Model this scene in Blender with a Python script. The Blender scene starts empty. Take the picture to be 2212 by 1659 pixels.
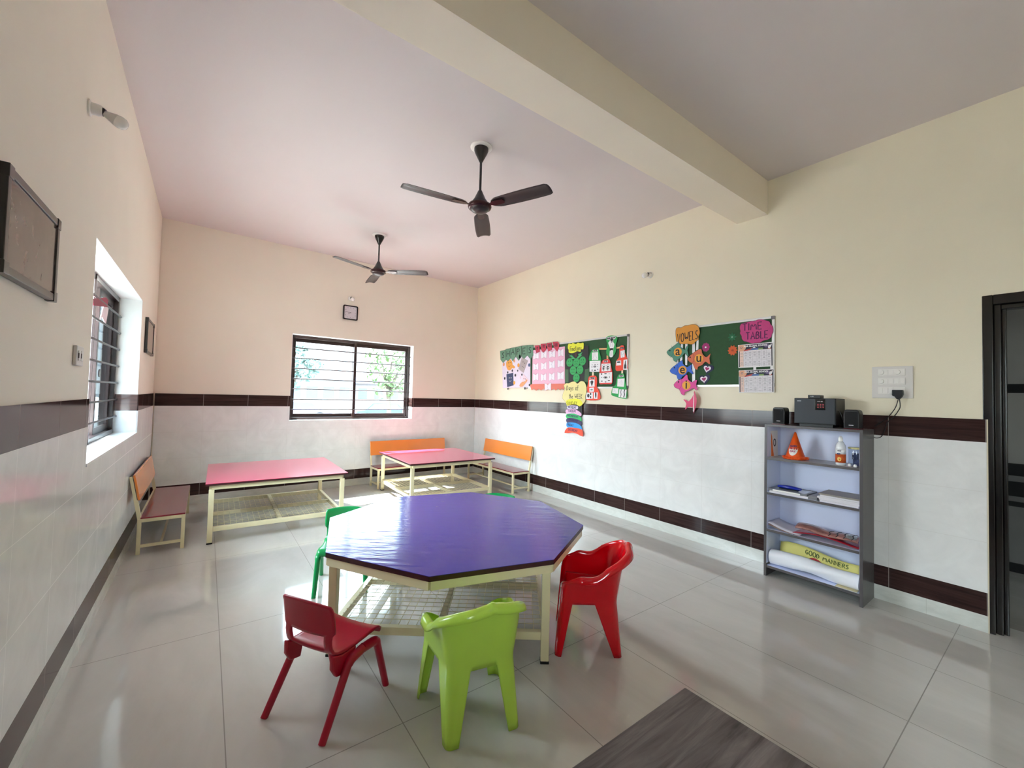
import bpy, bmesh, math, random
from mathutils import Vector, Matrix, Euler
C = bpy.context.scene.collection
SC = bpy.context.scene
PI = math.pi

# ------------------------------------------------------------------ camera
def cam_matrix():
    yaw, pitch, roll = 0.6346, 0.0303, 0.02572
    cy, sy, cp, sp = math.cos(yaw), math.sin(yaw), math.cos(pitch), math.sin(pitch)
    fwd = Vector((sy*cp, cy*cp, sp)); right = Vector((cy, -sy, 0)); up = right.cross(fwd)
    cr, sr = math.cos(roll), math.sin(roll)
    r2 = right*cr + up*sr; u2 = up*cr - right*sr
    m = Matrix((r2, u2, -fwd)).transposed().to_4x4()
    m.translation = Vector((-3.8531, -6.3344, 1.3515))
    return m
cd = bpy.data.cameras.new('camera'); cam = bpy.data.objects.new('camera', cd); C.objects.link(cam)
cam.matrix_world = cam_matrix()
cd.sensor_width = 36.0; cd.lens = 894.5/2212*36.0; cd.clip_start = 0.02; cd.clip_end = 300
SC.camera = cam
# ------------------------------------------------------------------ world, sun, exposure
W_ = bpy.data.worlds.new('sky'); SC.world = W_; W_.use_nodes = True
nt = W_.node_tree; bg = nt.nodes['Background']
tcn = nt.nodes.new('ShaderNodeTexCoord'); sep = nt.nodes.new('ShaderNodeSeparateXYZ')
rmp = nt.nodes.new('ShaderNodeValToRGB')
nt.links.new(tcn.outputs['Generated'], sep.inputs[0]); nt.links.new(sep.outputs['Z'], rmp.inputs[0])
rmp.color_ramp.elements[0].position = 0.0; rmp.color_ramp.elements[0].color = (0.075, 0.088, 0.096, 1)
rmp.color_ramp.elements[1].position = 0.55; rmp.color_ramp.elements[1].color = (0.73, 0.93, 1.05, 1)
e_ = rmp.color_ramp.elements.new(0.14); e_.color = (0.105, 0.122, 0.134, 1)
# brighter haze on the sun's side of the sky (towards -x)
neg = nt.nodes.new('ShaderNodeMath'); neg.operation = 'MULTIPLY'; neg.inputs[1].default_value = -1.0; nt.links.new(sep.outputs['X'], neg.inputs[0])
rm2 = nt.nodes.new('ShaderNodeValToRGB'); nt.links.new(neg.outputs[0], rm2.inputs[0])
rm2.color_ramp.elements[0].position = 0.30; rm2.color_ramp.elements[0].color = (0, 0, 0, 1)
rm2.color_ramp.elements[1].position = 0.80; rm2.color_ramp.elements[1].color = (0.50, 0.56, 0.575, 1)
addc = nt.nodes.new('ShaderNodeMixRGB'); addc.blend_type = 'ADD'; addc.inputs[0].default_value = 1.0
nt.links.new(rmp.outputs[0], addc.inputs[1]); nt.links.new(rm2.outputs[0], addc.inputs[2]); nt.links.new(addc.outputs[0], bg.inputs['Color']); bg.inputs['Strength'].default_value = 8.5
sl = bpy.data.lights.new('sun', 'SUN'); so = bpy.data.objects.new('sun', sl); C.objects.link(so)
sl.energy = 15.0; sl.angle = math.radians(0.6); sl.color = (1.0, 0.97, 0.92)
so.rotation_euler = Vector((0.30, -0.72, -1.0)).to_track_quat('-Z', 'Y').to_euler()
so.location = (-6, 8, 14)
def portal(name, loc, rot, sx, sy):
    l = bpy.data.lights.new(name, 'AREA'); l.shape = 'RECTANGLE'; l.size = sx; l.size_y = sy
    o = bpy.data.objects.new(name, l); C.objects.link(o); o.location = loc; o.rotation_euler = rot
    l.cycles.is_portal = True
    return o
portal('window_portal', (-2.08, 0.16, 1.53), (-PI/2, 0, math.radians(2.75)), 1.9, 1.3)   # back window
portal('window_portal', (-4.60, -2.44, 1.53), (0, -PI/2, 0), 1.3, 2.0)                    # left window
portal('window_portal', (-4.60, -6.95, 1.53), (0, -PI/2, 0), 1.3, 1.1)                    # added window behind camera, for more light
SC.view_settings.view_transform = 'Standard'; SC.view_settings.look = 'None'
SC.view_settings.gamma = 1.0; SC.view_settings.use_curve_mapping = False
SC.view_settings.exposure = 2.05
SC.cycles.use_denoising = True
SC.cycles.max_bounces = 14; SC.cycles.diffuse_bounces = 9; SC.cycles.glossy_bounces = 6
SC.cycles.transparent_max_bounces = 16; SC.cycles.transmission_bounces = 8
SC.cycles.sample_clamp_indirect = 6.0; SC.cycles.blur_glossy = 0.6
SC.cycles.use_adaptive_sampling = False

# ------------------------------------------------------------------ materials
def lin(h):
    h = h.lstrip('#'); v = [int(h[i:i+2], 16)/255 for i in (0, 2, 4)]
    return [(c/12.92 if c <= .04045 else ((c+.055)/1.055)**2.4) for c in v]
MATS = {}
def mat(name, hexcol, rough=.5, metal=0., coat=0., var=.05, vscale=8., bump=0., bscale=60., spec=.5, alpha=None, stretch=None):
    if name in MATS: return MATS[name]
    m = bpy.data.materials.new(name); m.use_nodes = True; n = m.node_tree; b = n.nodes['Principled BSDF']
    c = lin(hexcol) if isinstance(hexcol, str) else hexcol
    tc = n.nodes.new('ShaderNodeTexCoord'); mp = n.nodes.new('ShaderNodeMapping')
    n.links.new(tc.outputs['Object'], mp.inputs[0])
    if stretch: mp.inputs['Scale'].default_value = stretch
    nz = n.nodes.new('ShaderNodeTexNoise'); nz.inputs['Scale'].default_value = vscale; nz.inputs['Detail'].default_value = 4
    n.links.new(mp.outputs[0], nz.inputs['Vector'])
    r = n.nodes.new('ShaderNodeValToRGB'); e = r.color_ramp.elements
    e[0].position = .3; e[1].position = .7
    e[0].color = [max(0, x*(1-var)) for x in c]+[1]; e[1].color = [min(1, x*(1+var)) for x in c]+[1]
    n.links.new(nz.outputs[0], r.inputs[0]); n.links.new(r.outputs[0], b.inputs['Base Color'])
    b.inputs['Roughness'].default_value = rough; b.inputs['Metallic'].default_value = metal
    b.inputs['Coat Weight'].default_value = coat; b.inputs['Specular IOR Level'].default_value = spec
    b.inputs['Coat Roughness'].default_value = .08
    if bump:
        n2 = n.nodes.new('ShaderNodeTexNoise'); n2.inputs['Scale'].default_value = bscale; n2.inputs['Detail'].default_value = 3
        n.links.new(mp.outputs[0], n2.inputs['Vector'])
        bp_ = n.nodes.new('ShaderNodeBump'); bp_.inputs['Strength'].default_value = bump; bp_.inputs['Distance'].default_value = .01
        n.links.new(n2.outputs[0], bp_.inputs['Height']); n.links.new(bp_.outputs[0], b.inputs['Normal'])
    MATS[name] = m; return m

def mathn(n, op, a, b=None):
    q = n.nodes.new('ShaderNodeMath'); q.operation = op
    for i, x in enumerate((a, b)):
        if x is None: continue
        if isinstance(x, (int, float)): q.inputs[i].default_value = x
        else: n.links.new(x, q.inputs[i])
    return q.outputs[0]
def tile_mat(name, c1, c2, joint, axes, org, per, width, rough=.08, vscale=(1, 1, 1), nscale=3., jdark=.6, bumpw=True, mottle=.5, coat=0., spec=.5):
    """glazed tile with procedural veining and joints along two object-space axes"""
    m = bpy.data.materials.new(name); m.use_nodes = True; n = m.node_tree; b = n.nodes['Principled BSDF']
    tc = n.nodes.new('ShaderNodeTexCoord'); mp = n.nodes.new('ShaderNodeMapping'); mp.inputs['Scale'].default_value = vscale
    n.links.new(tc.outputs['Object'], mp.inputs[0])
    s = n.nodes.new('ShaderNodeSeparateXYZ'); n.links.new(tc.outputs['Object'], s.inputs[0])
    nz = n.nodes.new('ShaderNodeTexNoise'); nz.inputs['Scale'].default_value = nscale; nz.inputs['Detail'].default_value = 8
    nz.inputs['Roughness'].default_value = .62; nz.inputs['Distortion'].default_value = .8
    n.links.new(mp.outputs[0], nz.inputs['Vector'])
    r = n.nodes.new('ShaderNodeValToRGB'); e = r.color_ramp.elements
    e[0].position = .32; e[1].position = .68; e[0].color = lin(c1)+[1]; e[1].color = lin(c2)+[1]
    n.links.new(nz.outputs[0], r.inputs[0])
    mask = None
    for ax, o, p, w in zip(axes, org, per, width):
        t = mathn(n, 'SUBTRACT', s.outputs[ax], o); t = mathn(n, 'DIVIDE', t, p); t = mathn(n, 'FRACT', t)
        t = mathn(n, 'ABSOLUTE', mathn(n, 'SUBTRACT', t, .5))
        k = mathn(n, 'GREATER_THAN', t, .5-w/p/2)
        mask = k if mask is None else mathn(n, 'MAXIMUM', mask, k)
    mx = n.nodes.new('ShaderNodeMixRGB'); n.links.new(r.outputs[0], mx.inputs[1]); mx.inputs[2].default_value = lin(joint)+[1]
    if mask is not None:
        n.links.new(mathn(n, 'MULTIPLY', mask, jdark), mx.inputs[0])
        rr = mathn(n, 'ADD', mathn(n, 'MULTIPLY', mask, .5), rough); n.links.new(rr, b.inputs['Roughness'])
    else:
        mx.inputs[0].default_value = 0; b.inputs['Roughness'].default_value = rough
    n.links.new(mx.outputs[0], b.inputs['Base Color'])
    n2 = n.nodes.new('ShaderNodeTexNoise'); n2.inputs['Scale'].default_value = 2.2; n2.inputs['Detail'].default_value = 1
    n.links.new(tc.outputs['Object'], n2.inputs['Vector'])
    bp_ = n.nodes.new('ShaderNodeBump'); bp_.inputs['Strength'].default_value = mottle; bp_.inputs['Distance'].default_value = .004
    n.links.new(n2.outputs[0], bp_.inputs['Height']); n.links.new(bp_.outputs[0], b.inputs['Normal'])
    b.inputs['Coat Weight'].default_value = coat; b.inputs['Coat Roughness'].default_value = .03
    b.inputs['Specular IOR Level'].default_value = spec
    return m
def glass_mat(name, tint=(1, 1, 1), fac=.08, rough=.02):
    m = bpy.data.materials.new(name); m.use_nodes = True; n = m.node_tree; n.nodes.remove(n.nodes['Principled BSDF'])
    out = n.nodes['Material Output']; t = n.nodes.new('ShaderNodeBsdfTransparent'); g = n.nodes.new('ShaderNodeBsdfGlossy')
    g.inputs['Roughness'].default_value = rough; mix = n.nodes.new('ShaderNodeMixShader')
    lw_ = n.nodes.new('ShaderNodeLayerWeight'); f5 = mathn(n, 'MULTIPLY', mathn(n, 'POWER', lw_.outputs['Facing'], 5.0), .8)
    nz = n.nodes.new('ShaderNodeTexNoise'); nz.inputs['Scale'].default_value = 2.0
    mr = n.nodes.new('ShaderNodeMixRGB'); mr.inputs[1].default_value = (*[c*.97 for c in tint], 1); mr.inputs[2].default_value = (*tint, 1)
    n.links.new(nz.outputs[0], mr.inputs[0]); n.links.new(mr.outputs[0], t.inputs[0])
    n.links.new(mathn(n, 'MINIMUM', mathn(n, 'ADD', f5, fac), 1.0), mix.inputs[0])
    n.links.new(t.outputs[0], mix.inputs[1]); n.links.new(g.outputs[0], mix.inputs[2]); n.links.new(mix.outputs[0], out.inputs[0])
    return m

# ------------------------------------------------------------------ mesh builder
class MB:
    def __init__(s): s.v = []; s.f = []
    def raw(s, vs, fs):
        o = len(s.v); s.v += [tuple(v) for v in vs]; s.f += [tuple(i+o for i in f) for f in fs]; return s
    def box(s, a, b, M=None):
        x0, y0, z0 = a; x1, y1, z1 = b
        vs = [Vector(p) for p in ((x0,y0,z0),(x1,y0,z0),(x1,y1,z0),(x0,y1,z0),(x0,y0,z1),(x1,y0,z1),(x1,y1,z1),(x0,y1,z1))]
        if M is not None: vs = [M @ v for v in vs]
        return s.raw(vs, [(0,3,2,1),(4,5,6,7),(0,1,5,4),(1,2,6,5),(2,3,7,6),(3,0,4,7)])
    def prism(s, poly, t0, t1, fn):
        """poly of 2-D points, fn(u, v, t) -> 3-D point"""
        n = len(poly)
        vs = [fn(u, v, t0) for u, v in poly]+[fn(u, v, t1) for u, v in poly]
        return s.raw(vs, [tuple(range(n)), tuple(range(2*n-1, n-1, -1))]+[(i, i+n, (i+1) % n+n, (i+1) % n) for i in range(n)])
    def tube(s, pts, r, n=8, cap=True, ry=None, up=None):
        pts = [Vector(p) for p in pts]; k = len(pts)
        if not isinstance(r, (list, tuple)): r = [r]*k
        rings = []; nrm = None
        for i, p in enumerate(pts):
            t = (pts[min(i+1, k-1)]-pts[max(i-1, 0)]).normalized()
            if nrm is None:
                a = Vector(up) if up else (Vector((0, 0, 1)) if abs(t.z) < .9 else Vector((1, 0, 0)))
                nrm = (a-t*a.dot(t)).normalized()
            else: nrm = (nrm-t*nrm.dot(t)).normalized()
            bn = t.cross(nrm); q = (ry if ry else 1.)
            off = PI/4 if n == 4 else 0
            rings.append([p+nrm*math.cos(2*PI*j/n+off)*r[i]*q+bn*math.sin(2*PI*j/n+off)*r[i] for j in range(n)])
        vs = [v for g in rings for v in g]
        fs = [(i*n+j, i*n+(j+1) % n, (i+1)*n+(j+1) % n, (i+1)*n+j) for i in range(k-1) for j in range(n)]
        if cap: fs += [tuple(range(n-1, -1, -1)), tuple(range((k-1)*n, k*n))]
        return s.raw(vs, fs)
    def lathe(s, prof, c=(0, 0, 0), M=None, n=24):
        """prof [(r, z)...] around local z"""
        c = Vector(c); vs = []; fs = []; k = len(prof)
        for r, z in prof:
            for j in range(n):
                v = Vector((r*math.cos(2*PI*j/n), r*math.sin(2*PI*j/n), z))
                vs.append((M @ v if M is not None else v)+c)
        for i in range(k-1):
            for j in range(n): fs.append((i*n+j, i*n+(j+1) % n, (i+1)*n+(j+1) % n, (i+1)*n+j))
        if prof[0][0] > 1e-5: fs.append(tuple(range(n-1, -1, -1)))
        if prof[-1][0] > 1e-5: fs.append(tuple(range((k-1)*n, k*n)))
        return s.raw(vs, fs)
    def grid(s, fn, nu, nv):
        vs = [fn(i/(nu-1), j/(nv-1)) for j in range(nv) for i in range(nu)]
        return s.raw(vs, [(j*nu+i, j*nu+i+1, (j+1)*nu+i+1, (j+1)*nu+i) for j in range(nv-1) for i in range(nu-1)])
    def rbar(s, a, b, w, h):
        """square bar from a to b, w wide (horizontal) h high"""
        a, b = Vector(a), Vector(b); t = (b-a).normalized()
        up = Vector((0, 0, 1)) if abs(t.z) < .95 else Vector((1, 0, 0))
        side = t.cross(up).normalized(); up = side.cross(t)
        vs = [p+side*sx*w/2+up*sz*h/2 for p in (a, b) for sx, sz in ((-1,-1),(1,-1),(1,1),(-1,1))]
        return s.raw(vs, [(0,1,2,3),(7,6,5,4),(0,4,5,1),(1,5,6,2),(2,6,7,3),(3,7,4,0)])
    def mesh(s, name, m, smooth=False, merge=False, recalc=True):
        me = bpy.data.meshes.new(name); me.from_pydata(s.v, [], s.f)
        bm = bmesh.new(); bm.from_mesh(me)
        if merge: bmesh.ops.remove_doubles(bm, verts=bm.verts, dist=1e-5)
        if recalc: bmesh.ops.recalc_face_normals(bm, faces=bm.faces)
        bm.to_mesh(me); bm.free()
        for x in (m if isinstance(m, (list, tuple)) else [m]): me.materials.append(x)
        if smooth:
            for p in me.polygons: p.use_smooth = True
        return me
    def build(s, name, m, parent=None, smooth=False, bevel=0, seg=2, merge=False, sub=0, solid=0, recalc=True, autos=None):
        me = s.mesh(name, m, smooth, merge or bool(sub), recalc)
        o = bpy.data.objects.new(name, me); C.objects.link(o)
        if parent is not None:
            o.parent = parent
            p = parent; off = Vector((0, 0, 0))
            while p is not None: off += p.location; p = p.parent
            o.location = -off
        else:   # origin at the base of the thing
            xs = [v.co for v in me.vertices]
            c = Vector(((min(v.x for v in xs)+max(v.x for v in xs))/2, (min(v.y for v in xs)+max(v.y for v in xs))/2, min(v.z for v in xs)))
            me.transform(Matrix.Translation(-c)); o.location = c
        if solid:
            q = o.modifiers.new('solid', 'SOLIDIFY'); q.thickness = solid; q.offset = 0
        if sub:
            q = o.modifiers.new('sub', 'SUBSURF'); q.levels = sub; q.render_levels = sub
        if bevel:
            q = o.modifiers.new('bevel', 'BEVEL'); q.width = bevel; q.segments = seg; q.limit_method = 'ANGLE'; q.angle_limit = math.radians(40)
            for p_ in me.polygons: p_.use_smooth = True
            q2 = o.modifiers.new('wn', 'WEIGHTED_NORMAL')
        if smooth and autos:
            me.set_sharp_from_angle(angle=math.radians(autos))
        return o
def tag(o, label=None, cat=None, group=None, kind=None):
    if label: o['label'] = label
    if cat: o['category'] = cat
    if group: o['group'] = group
    if kind: o['kind'] = kind
    return o
def thing(name, label, cat, loc=(0, 0, 0), rotz=0, group=None):
    o = bpy.data.objects.new(name, None); C.objects.link(o); o.empty_display_size = .1
    o.location = loc; o.rotation_euler = (0, 0, rotz)
    return tag(o, label, cat, group)
def struct(o):
    o['kind'] = 'structure'; return o
def copy_tree(o, parent=None):
    c = o.copy(); C.objects.link(c); c.parent = parent
    for ch in [x for x in bpy.data.objects if x.parent == o]: copy_tree(ch, c)
    return c
def smooth_poly(p, k=4):
    n = len(p); out = []
    for i in range(n):
        p0, p1, p2, p3 = p[i-1], p[i], p[(i+1) % n], p[(i+2) % n]
        for j in range(k):
            t = j/k
            out.append(tuple(.5*((2*p1[a])+(-p0[a]+p2[a])*t+(2*p0[a]-5*p1[a]+4*p2[a]-p3[a])*t*t+(-p0[a]+3*p1[a]-3*p2[a]+p3[a])*t**3) for a in (0, 1)))
    return out
def text_mesh(txt, size, fn, name, m, parent, bold=0., width=1., shear=0., extr=.0006, align='CENTER'):
    cu = bpy.data.curves.new(name, 'FONT'); cu.body = txt; cu.size = size; cu.align_x = align; cu.align_y = 'CENTER'
    cu.offset = bold; cu.shear = shear; cu.extrude = extr; cu.resolution_u = 3
    t = bpy.data.objects.new('t', cu); C.objects.link(t)
    bpy.context.view_layer.update()
    me = bpy.data.meshes.new_from_object(t.evaluated_get(bpy.context.evaluated_depsgraph_get()))
    bpy.data.objects.remove(t)
    mb = MB(); mb.raw([fn(v.co.x*width, v.co.y, v.co.z+extr) for v in me.vertices], [tuple(p.vertices) for p in me.polygons])
    return mb.build(name, m, parent, recalc=False)
# ------------------------------------------------------------------ the room
RW, H, FY = 4.3345, 3.2805, -8.6                 # width, ceiling height, front wall y
A = math.atan(0.04808)                            # the back wall is a little out of square
BW = Matrix.Rotation(A, 4, 'Z')                   # back-wall frame: x along the wall, -y into the room
Z1, Z2, Z3, Z4 = 0.0997, 0.237, 1.1454, 1.2858    # heights of the two dark bands
M_paint = mat('cream_wall_paint', '#EAE1CA', .62, var=.012, vscale=3, bump=.08, bscale=220)
M_paintb = mat('cream_pink_wall_paint', '#EFE7D8', .62, var=.012, vscale=3, bump=.08, bscale=220)
M_ceil = mat('pinkish_ceiling_paint', '#D9D0CF', .7, var=.01, vscale=2, bump=.05, bscale=150)
M_beam = mat('beam_paint', '#EEE4D2', .6, var=.012, vscale=3, bump=.05, bscale=150)
M_floor = tile_mat('polished_floor_tile', '#BFBDB9', '#D1CFCC', '#6F6963', (0, 1), (-3.745, -3.475), (.5935, 1.212), (.004, .004), rough=.085, vscale=(1.4, .5, 1), nscale=1.6, jdark=.75, mottle=.25, coat=.3)
M_white = mat('white_reveal_paint', '#F4F3F0', .35, var=.01)
M_marble = mat('white_sill_marble', '#F2F2F3', .1, var=.03, vscale=5)
def dado_mat(nm, ax, o):
    return tile_mat(nm, '#E4E4E4', '#F0F0F0', '#B0AAA2', (ax, 2), (o, Z2), (.45, (Z3-Z2)/3), (.0022, .0022), rough=.12, vscale=(1, 1, 1), nscale=5, jdark=.32, mottle=.35)
def band_mat(nm, ax, o):
    v = [1.2, 1.2, 26]
    return tile_mat(nm, '#2B1C1B', '#45302E', '#8F8580', (ax,), (o,), (.45,), (.004,), rough=.1, vscale=v, nscale=2.2, jdark=.9, mottle=.15, spec=.2)
M_dado_r, M_band_r = dado_mat('dado_tile_right', 1, -.6125), band_mat('band_tile_right', 1, -.6125)
M_dado_l, M_band_l = dado_mat('dado_tile_left', 1, -.30), band_mat('band_tile_left', 1, -.30)
M_dado_b, M_band_b = dado_mat('dado_tile_back', 0, -2.984), band_mat('band_tile_back', 0, -2.984)
M_skirt = tile_mat('white_skirting_tile', '#CFD2CC', '#E2E4DF', '#A8A8A0', (1,), (-.9,), (1.212,), (.003,), rough=.12, vscale=(1, 1, 3), nscale=6, jdark=.5)

# floor and ceiling slabs
o = MB().box((-RW-.3, FY-.2, -.15), (.2, .6, 0)).build('floor', M_floor); struct(o)
bpy.context.view_layer.update()
def zero_origin(o):
    o.data.transform(Matrix.Translation(o.location)); o.location = (0, 0, 0); return o
zero_origin(o)
zero_origin(struct(MB().box((-RW-.25, FY-.2, H), (.2, .35, H+.15)).build('ceiling', M_ceil)))
zero_origin(struct(MB().box((-RW, -4.7745, 2.9833), (0, -4.516, H-.0005)).build('trim_1', M_beam)))
# right wall with door opening
DY0, DY1, DZ = -6.022, -6.98, 2.02
mb = MB()
mb.box((0, DY0, 0), (.2, .3, H)); mb.box((0, FY, 0), (.2, DY1, H)); mb.box((0, DY1, DZ), (.2, DY0, H))
zero_origin(struct(mb.build('wall_right', M_paint)))
# left wall with its window and an added one behind the camera
def win_wall(mb, y0, y1, spans, x0, x1, z0, z1):
    ys = y0
    for a, b in spans:
        mb.box((x0, ys, 0), (x1, a, H)); mb.box((x0, a, 0), (x1, b, z0)); mb.box((x0, a, z1), (x1, b, H)); ys = b
    mb.box((x0, ys, 0), (x1, y1, H))
LY0, LY1, WZ0, WZ1 = -3.39, -1.50, .948, 2.112
mb = MB(); win_wall(mb, FY, -.22, [(-7.45, -6.45), (LY0, LY1)], -RW-.24, -RW, WZ0, WZ1)
zero_origin(struct(mb.build('wall_left', M_paintb)))
zero_origin(struct(MB().box((-RW-.24, FY-.2, 0), (.2, FY, H)).build('wall_front', M_paint)))
# back wall in its own frame, window opening
BX0, BX1, BZ0, BZ1 = -2.964, -1.206, .948, 2.125
mb = MB()
for a, b in (((-RW-.3, 0, 0), (BX0, .24, H)), ((BX1, 0, 0), (.19, .24, H)), ((BX0, 0, 0), (BX1, .24, BZ0)), ((BX0, 0, BZ1), (BX1, .24, H))): mb.box(a, b)
o = zero_origin(struct(mb.build('wall_back', M_paintb))); o.rotation_euler = (0, 0, A)

# tiled dado: panels, two dark bands and skirting on each wall
T = .008
def seg(mb, mk, a, b, z0, z1):
    if b-a > 1e-4 and z1-z0 > 1e-4: mk(mb, a, b, z0, z1)
def dado(no, mk, spans, hole, mats, finish, cap=None):
    """mk(mb,a,b,z0,z1); spans = [(a,b)]; hole=(h0,h1,hz0) window; mats=(tile,band,skirt)"""
    names = []
    for nm, z0, z1, m, t in (('tile', Z2, Z3, mats[0], T), ('upper', Z3, Z4, mats[1], T), ('lower', Z1, Z2, mats[1], T)):
        mb = MB()
        for a, b in spans:
            hs = [h for h in hole if h[0] > a and h[1] < b]; s0 = a
            for h0, h1, hz in hs:
                seg(mb, mk, s0, h0, z0, z1); seg(mb, mk, h0, h1, z0, min(z1, hz)); s0 = h1
            seg(mb, mk, s0, b, z0, z1)
        o = mb.build('trim_%d' % no[0], m); no[0] += 1; finish(zero_origin(struct(o)))
no = [2]
mkR = lambda mb, a, b, z0, z1: mb.box((-T, a, z0), (.0, b, z1))
dado(no, mkR, [(-6.015, -.012), (FY, -7.03)], [], (M_dado_r, M_band_r), lambda o: o)
mkL = lambda mb, a, b, z0, z1: mb.box((-RW, a, z0), (-RW+T, b, z1))
dado(no, mkL, [(FY, -.222)], [(-7.45, -6.45, WZ0), (LY0, LY1, WZ0)], (M_dado_l, M_band_l), lambda o: o)
mkB = lambda mb, a, b, z0, z1: mb.box((a, -T, z0), (b, 0, z1))
def rotA(o): o.rotation_euler = (0, 0, A); return o
dado(no, mkB, [(-RW+T+.002, -.009)], [(BX0, BX1, BZ0)], (M_dado_b, M_band_b), rotA)
zero_origin(struct(MB().box((-T, -6.015, 0), (0, -.012, Z1)).box((-T, FY, 0), (0, -7.03, Z1)).build('baseboard_right', M_skirt)))
zero_origin(struct(MB().box((-RW, FY, 0), (-RW+T, -.222, Z1)).build('baseboard_left', M_skirt)))
rotA(zero_origin(struct(MB().box((-RW+T+.002, -T, 0), (-.009, 0, Z1)).build('baseboard_back', M_skirt))))
# pale tile edging strip beside the door
zero_origin(struct(MB().box((-.0095, -6.021, 0), (.0, -6.0155, Z4)).build('trim_%d' % no[0], mat('cream_edge_grout', '#D9CDB4', .5)))); no[0] += 1

# ---------------------------------------------------------------- windows
M_wood = mat('dark_brown_window_frame', '#2E1C1B', .28, var=.2, vscale=6, stretch=(2, 2, 14), coat=.3)
M_bar = mat('dark_window_bar', '#2A1D20', .35, var=.1)
M_glass = glass_mat('clear_window_glass', (.97, .985, .98), .02)
M_tint = glass_mat('grey_tinted_glass', (.55, .6, .62), .05)
def window(no_, x0, x1, z0, z1, Mx, label, sash_open=False, nbars=7, depth=.12, wt=.24):
    """local frame: x along the wall, +y outwards, wall face at y = 0"""
    root = bpy.data.objects.new('window_%d' % no_, None); C.objects.link(root); root['kind'] = 'structure'
    root.matrix_world = Mx
    def P(mb, name, m, par=root, **k):
        me = mb.mesh(name, m); o = bpy.data.objects.new(name, me); C.objects.link(o); o.parent = par
        if k.get('bevel'):
            q = o.modifiers.new('b', 'BEVEL'); q.width = k['bevel']; q.segments = 2; q.limit_method = 'ANGLE'
        return o
    f = .045; d0, d1 = depth, depth+.09
    mb = MB()
    mb.box((x0, d0, z0), (x0+f, d1, z1)); mb.box((x1-f, d0, z0), (x1, d1, z1))
    mb.box((x0+f, d0, z0), (x1-f, d1, z0+f)); mb.box((x0+f, d0, z1-f), (x1-f, d1, z1))
    fr = P(mb, 'window_frame', M_wood, bevel=.003)
    xm = (x0+x1)/2
    if sash_open: P(MB().box((xm-.006, d0-.006, z0+.01), (xm+.006, d0+.006, z1-.01)), 'mullion', M_wood, fr)
    else: P(MB().box((xm-.02, d0-.004, z0+.01), (xm+.02, d0+.05, z1-.01)), 'mullion', M_wood, fr, bevel=.003)
    # two sliding sashes
    g = .042
    def sash(a, b, y, gl):
        mb = MB(); c0, c1 = z0+f-.005, z1-f+.005
        mb.box((a, y, c0), (a+g, y+.028, c1)); mb.box((b-g, y, c0), (b, y+.028, c1))
        mb.box((a+g, y, c0), (b-g, y+.028, c0+g+.01)); mb.box((a+g, y, c1-g-.01), (b-g, y+.028, c1))
        s_ = P(mb, 'sash', M_wood, bevel=.002)
        P(MB().box((a+g-.004, y+.012, c0+g), (b-g+.004, y+.016, c1-g)), 'pane', gl, s_)
        return s_
    if not sash_open:
        sash(x0+f-.005, xm+.02, d0+.05, M_glass); sash(xm-.02, x1-f+.005, d0+.018, M_glass)
    else:
        s2 = sash(x1-.60, x1-f+.005, d0+.03, M_tint)
        P(MB().lathe([(.0, 0), (.03, .0), (.03, .006), (0, .006)], (x1-.50, d0+.029, z0+.5), Matrix.Rotation(PI/2, 4, 'X'), 16), 'sash_pull', M_bar, s2)
    for i in range(nbars):
        z = z0+.152+i*.1405
        P(MB().tube([(x0-.0, d0-.012, z), (x1+.0, d0-.012, z)], .0078, 8), 'security_bar', M_bar)
    # reveal lining: white paint above, tile bands below, marble sill
    e = .006
    mb = MB()
    mb.box((x0, 0, z1-e), (x1, d0, z1)); 
    for a, b in ((x0, x0+e), (x1-e, x1)): mb.box((a, 0, Z4), (b, d0, z1-e))
    P(mb, 'reveal', M_white)
    mb = MB()
    for a, b in ((x0, x0+e), (x1-e, x1)): mb.box((a, -.001, Z3), (b, d0, Z4))
    P(mb, 'reveal_band', mat('reveal_band_tile', '#5C4440', .08, var=.25, vscale=2, stretch=(1, 1, 20), coat=.5))
    mb = MB()
    for a, b in ((x0, x0+e), (x1-e, x1)): mb.box((a, -.001, z0+.012), (b, d0, Z3))
    P(mb, 'reveal_tile', mat('reveal_white_tile', '#E4E6EA', .12, var=.03))
    P(MB().box((x0, -.012, z0-.006), (x1, d0, z0+.012)), 'window_sill', M_marble, bevel=.002)
    return root
window(1, BX0, BX1, BZ0, BZ1, BW, '')
# left wall frame: local x -> +world y ... (x along wall, +y outwards = -world x)
ML = Matrix(((0, -1, 0, -RW), (1, 0, 0, 0), (0, 0, 1, 0), (0, 0, 0, 1)))
window(2, LY0, LY1, WZ0, WZ1, ML, '', sash_open=True, depth=.145)
window(3, -7.45, -6.45, WZ0, WZ1, ML, '', depth=.145)  # unseen window, added to let light into the near end

# unseen slabs added outside over the left wall windows to block direct sun
M_blocker = mat('added_sun_blocker', '#E4E0DA', .8)
for y0_, y1_ in ((LY0, LY1), (-7.45, -6.45)):
    zero_origin(struct(MB().box((-RW-.70, y0_-.3, WZ1+.03), (-RW-.24, y1_+.3, WZ1+.12)).build('trim_%d' % no[0], M_blocker))); no[0] += 1
o = zero_origin(struct(MB().box((BX0-.3, .24, 2.24), (BX1+.3, .55, 2.31)).build('trim_%d' % no[0], M_blocker))); no[0] += 1; rotA(o)  # added slab outside the back window, trims the sun coming in
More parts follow.
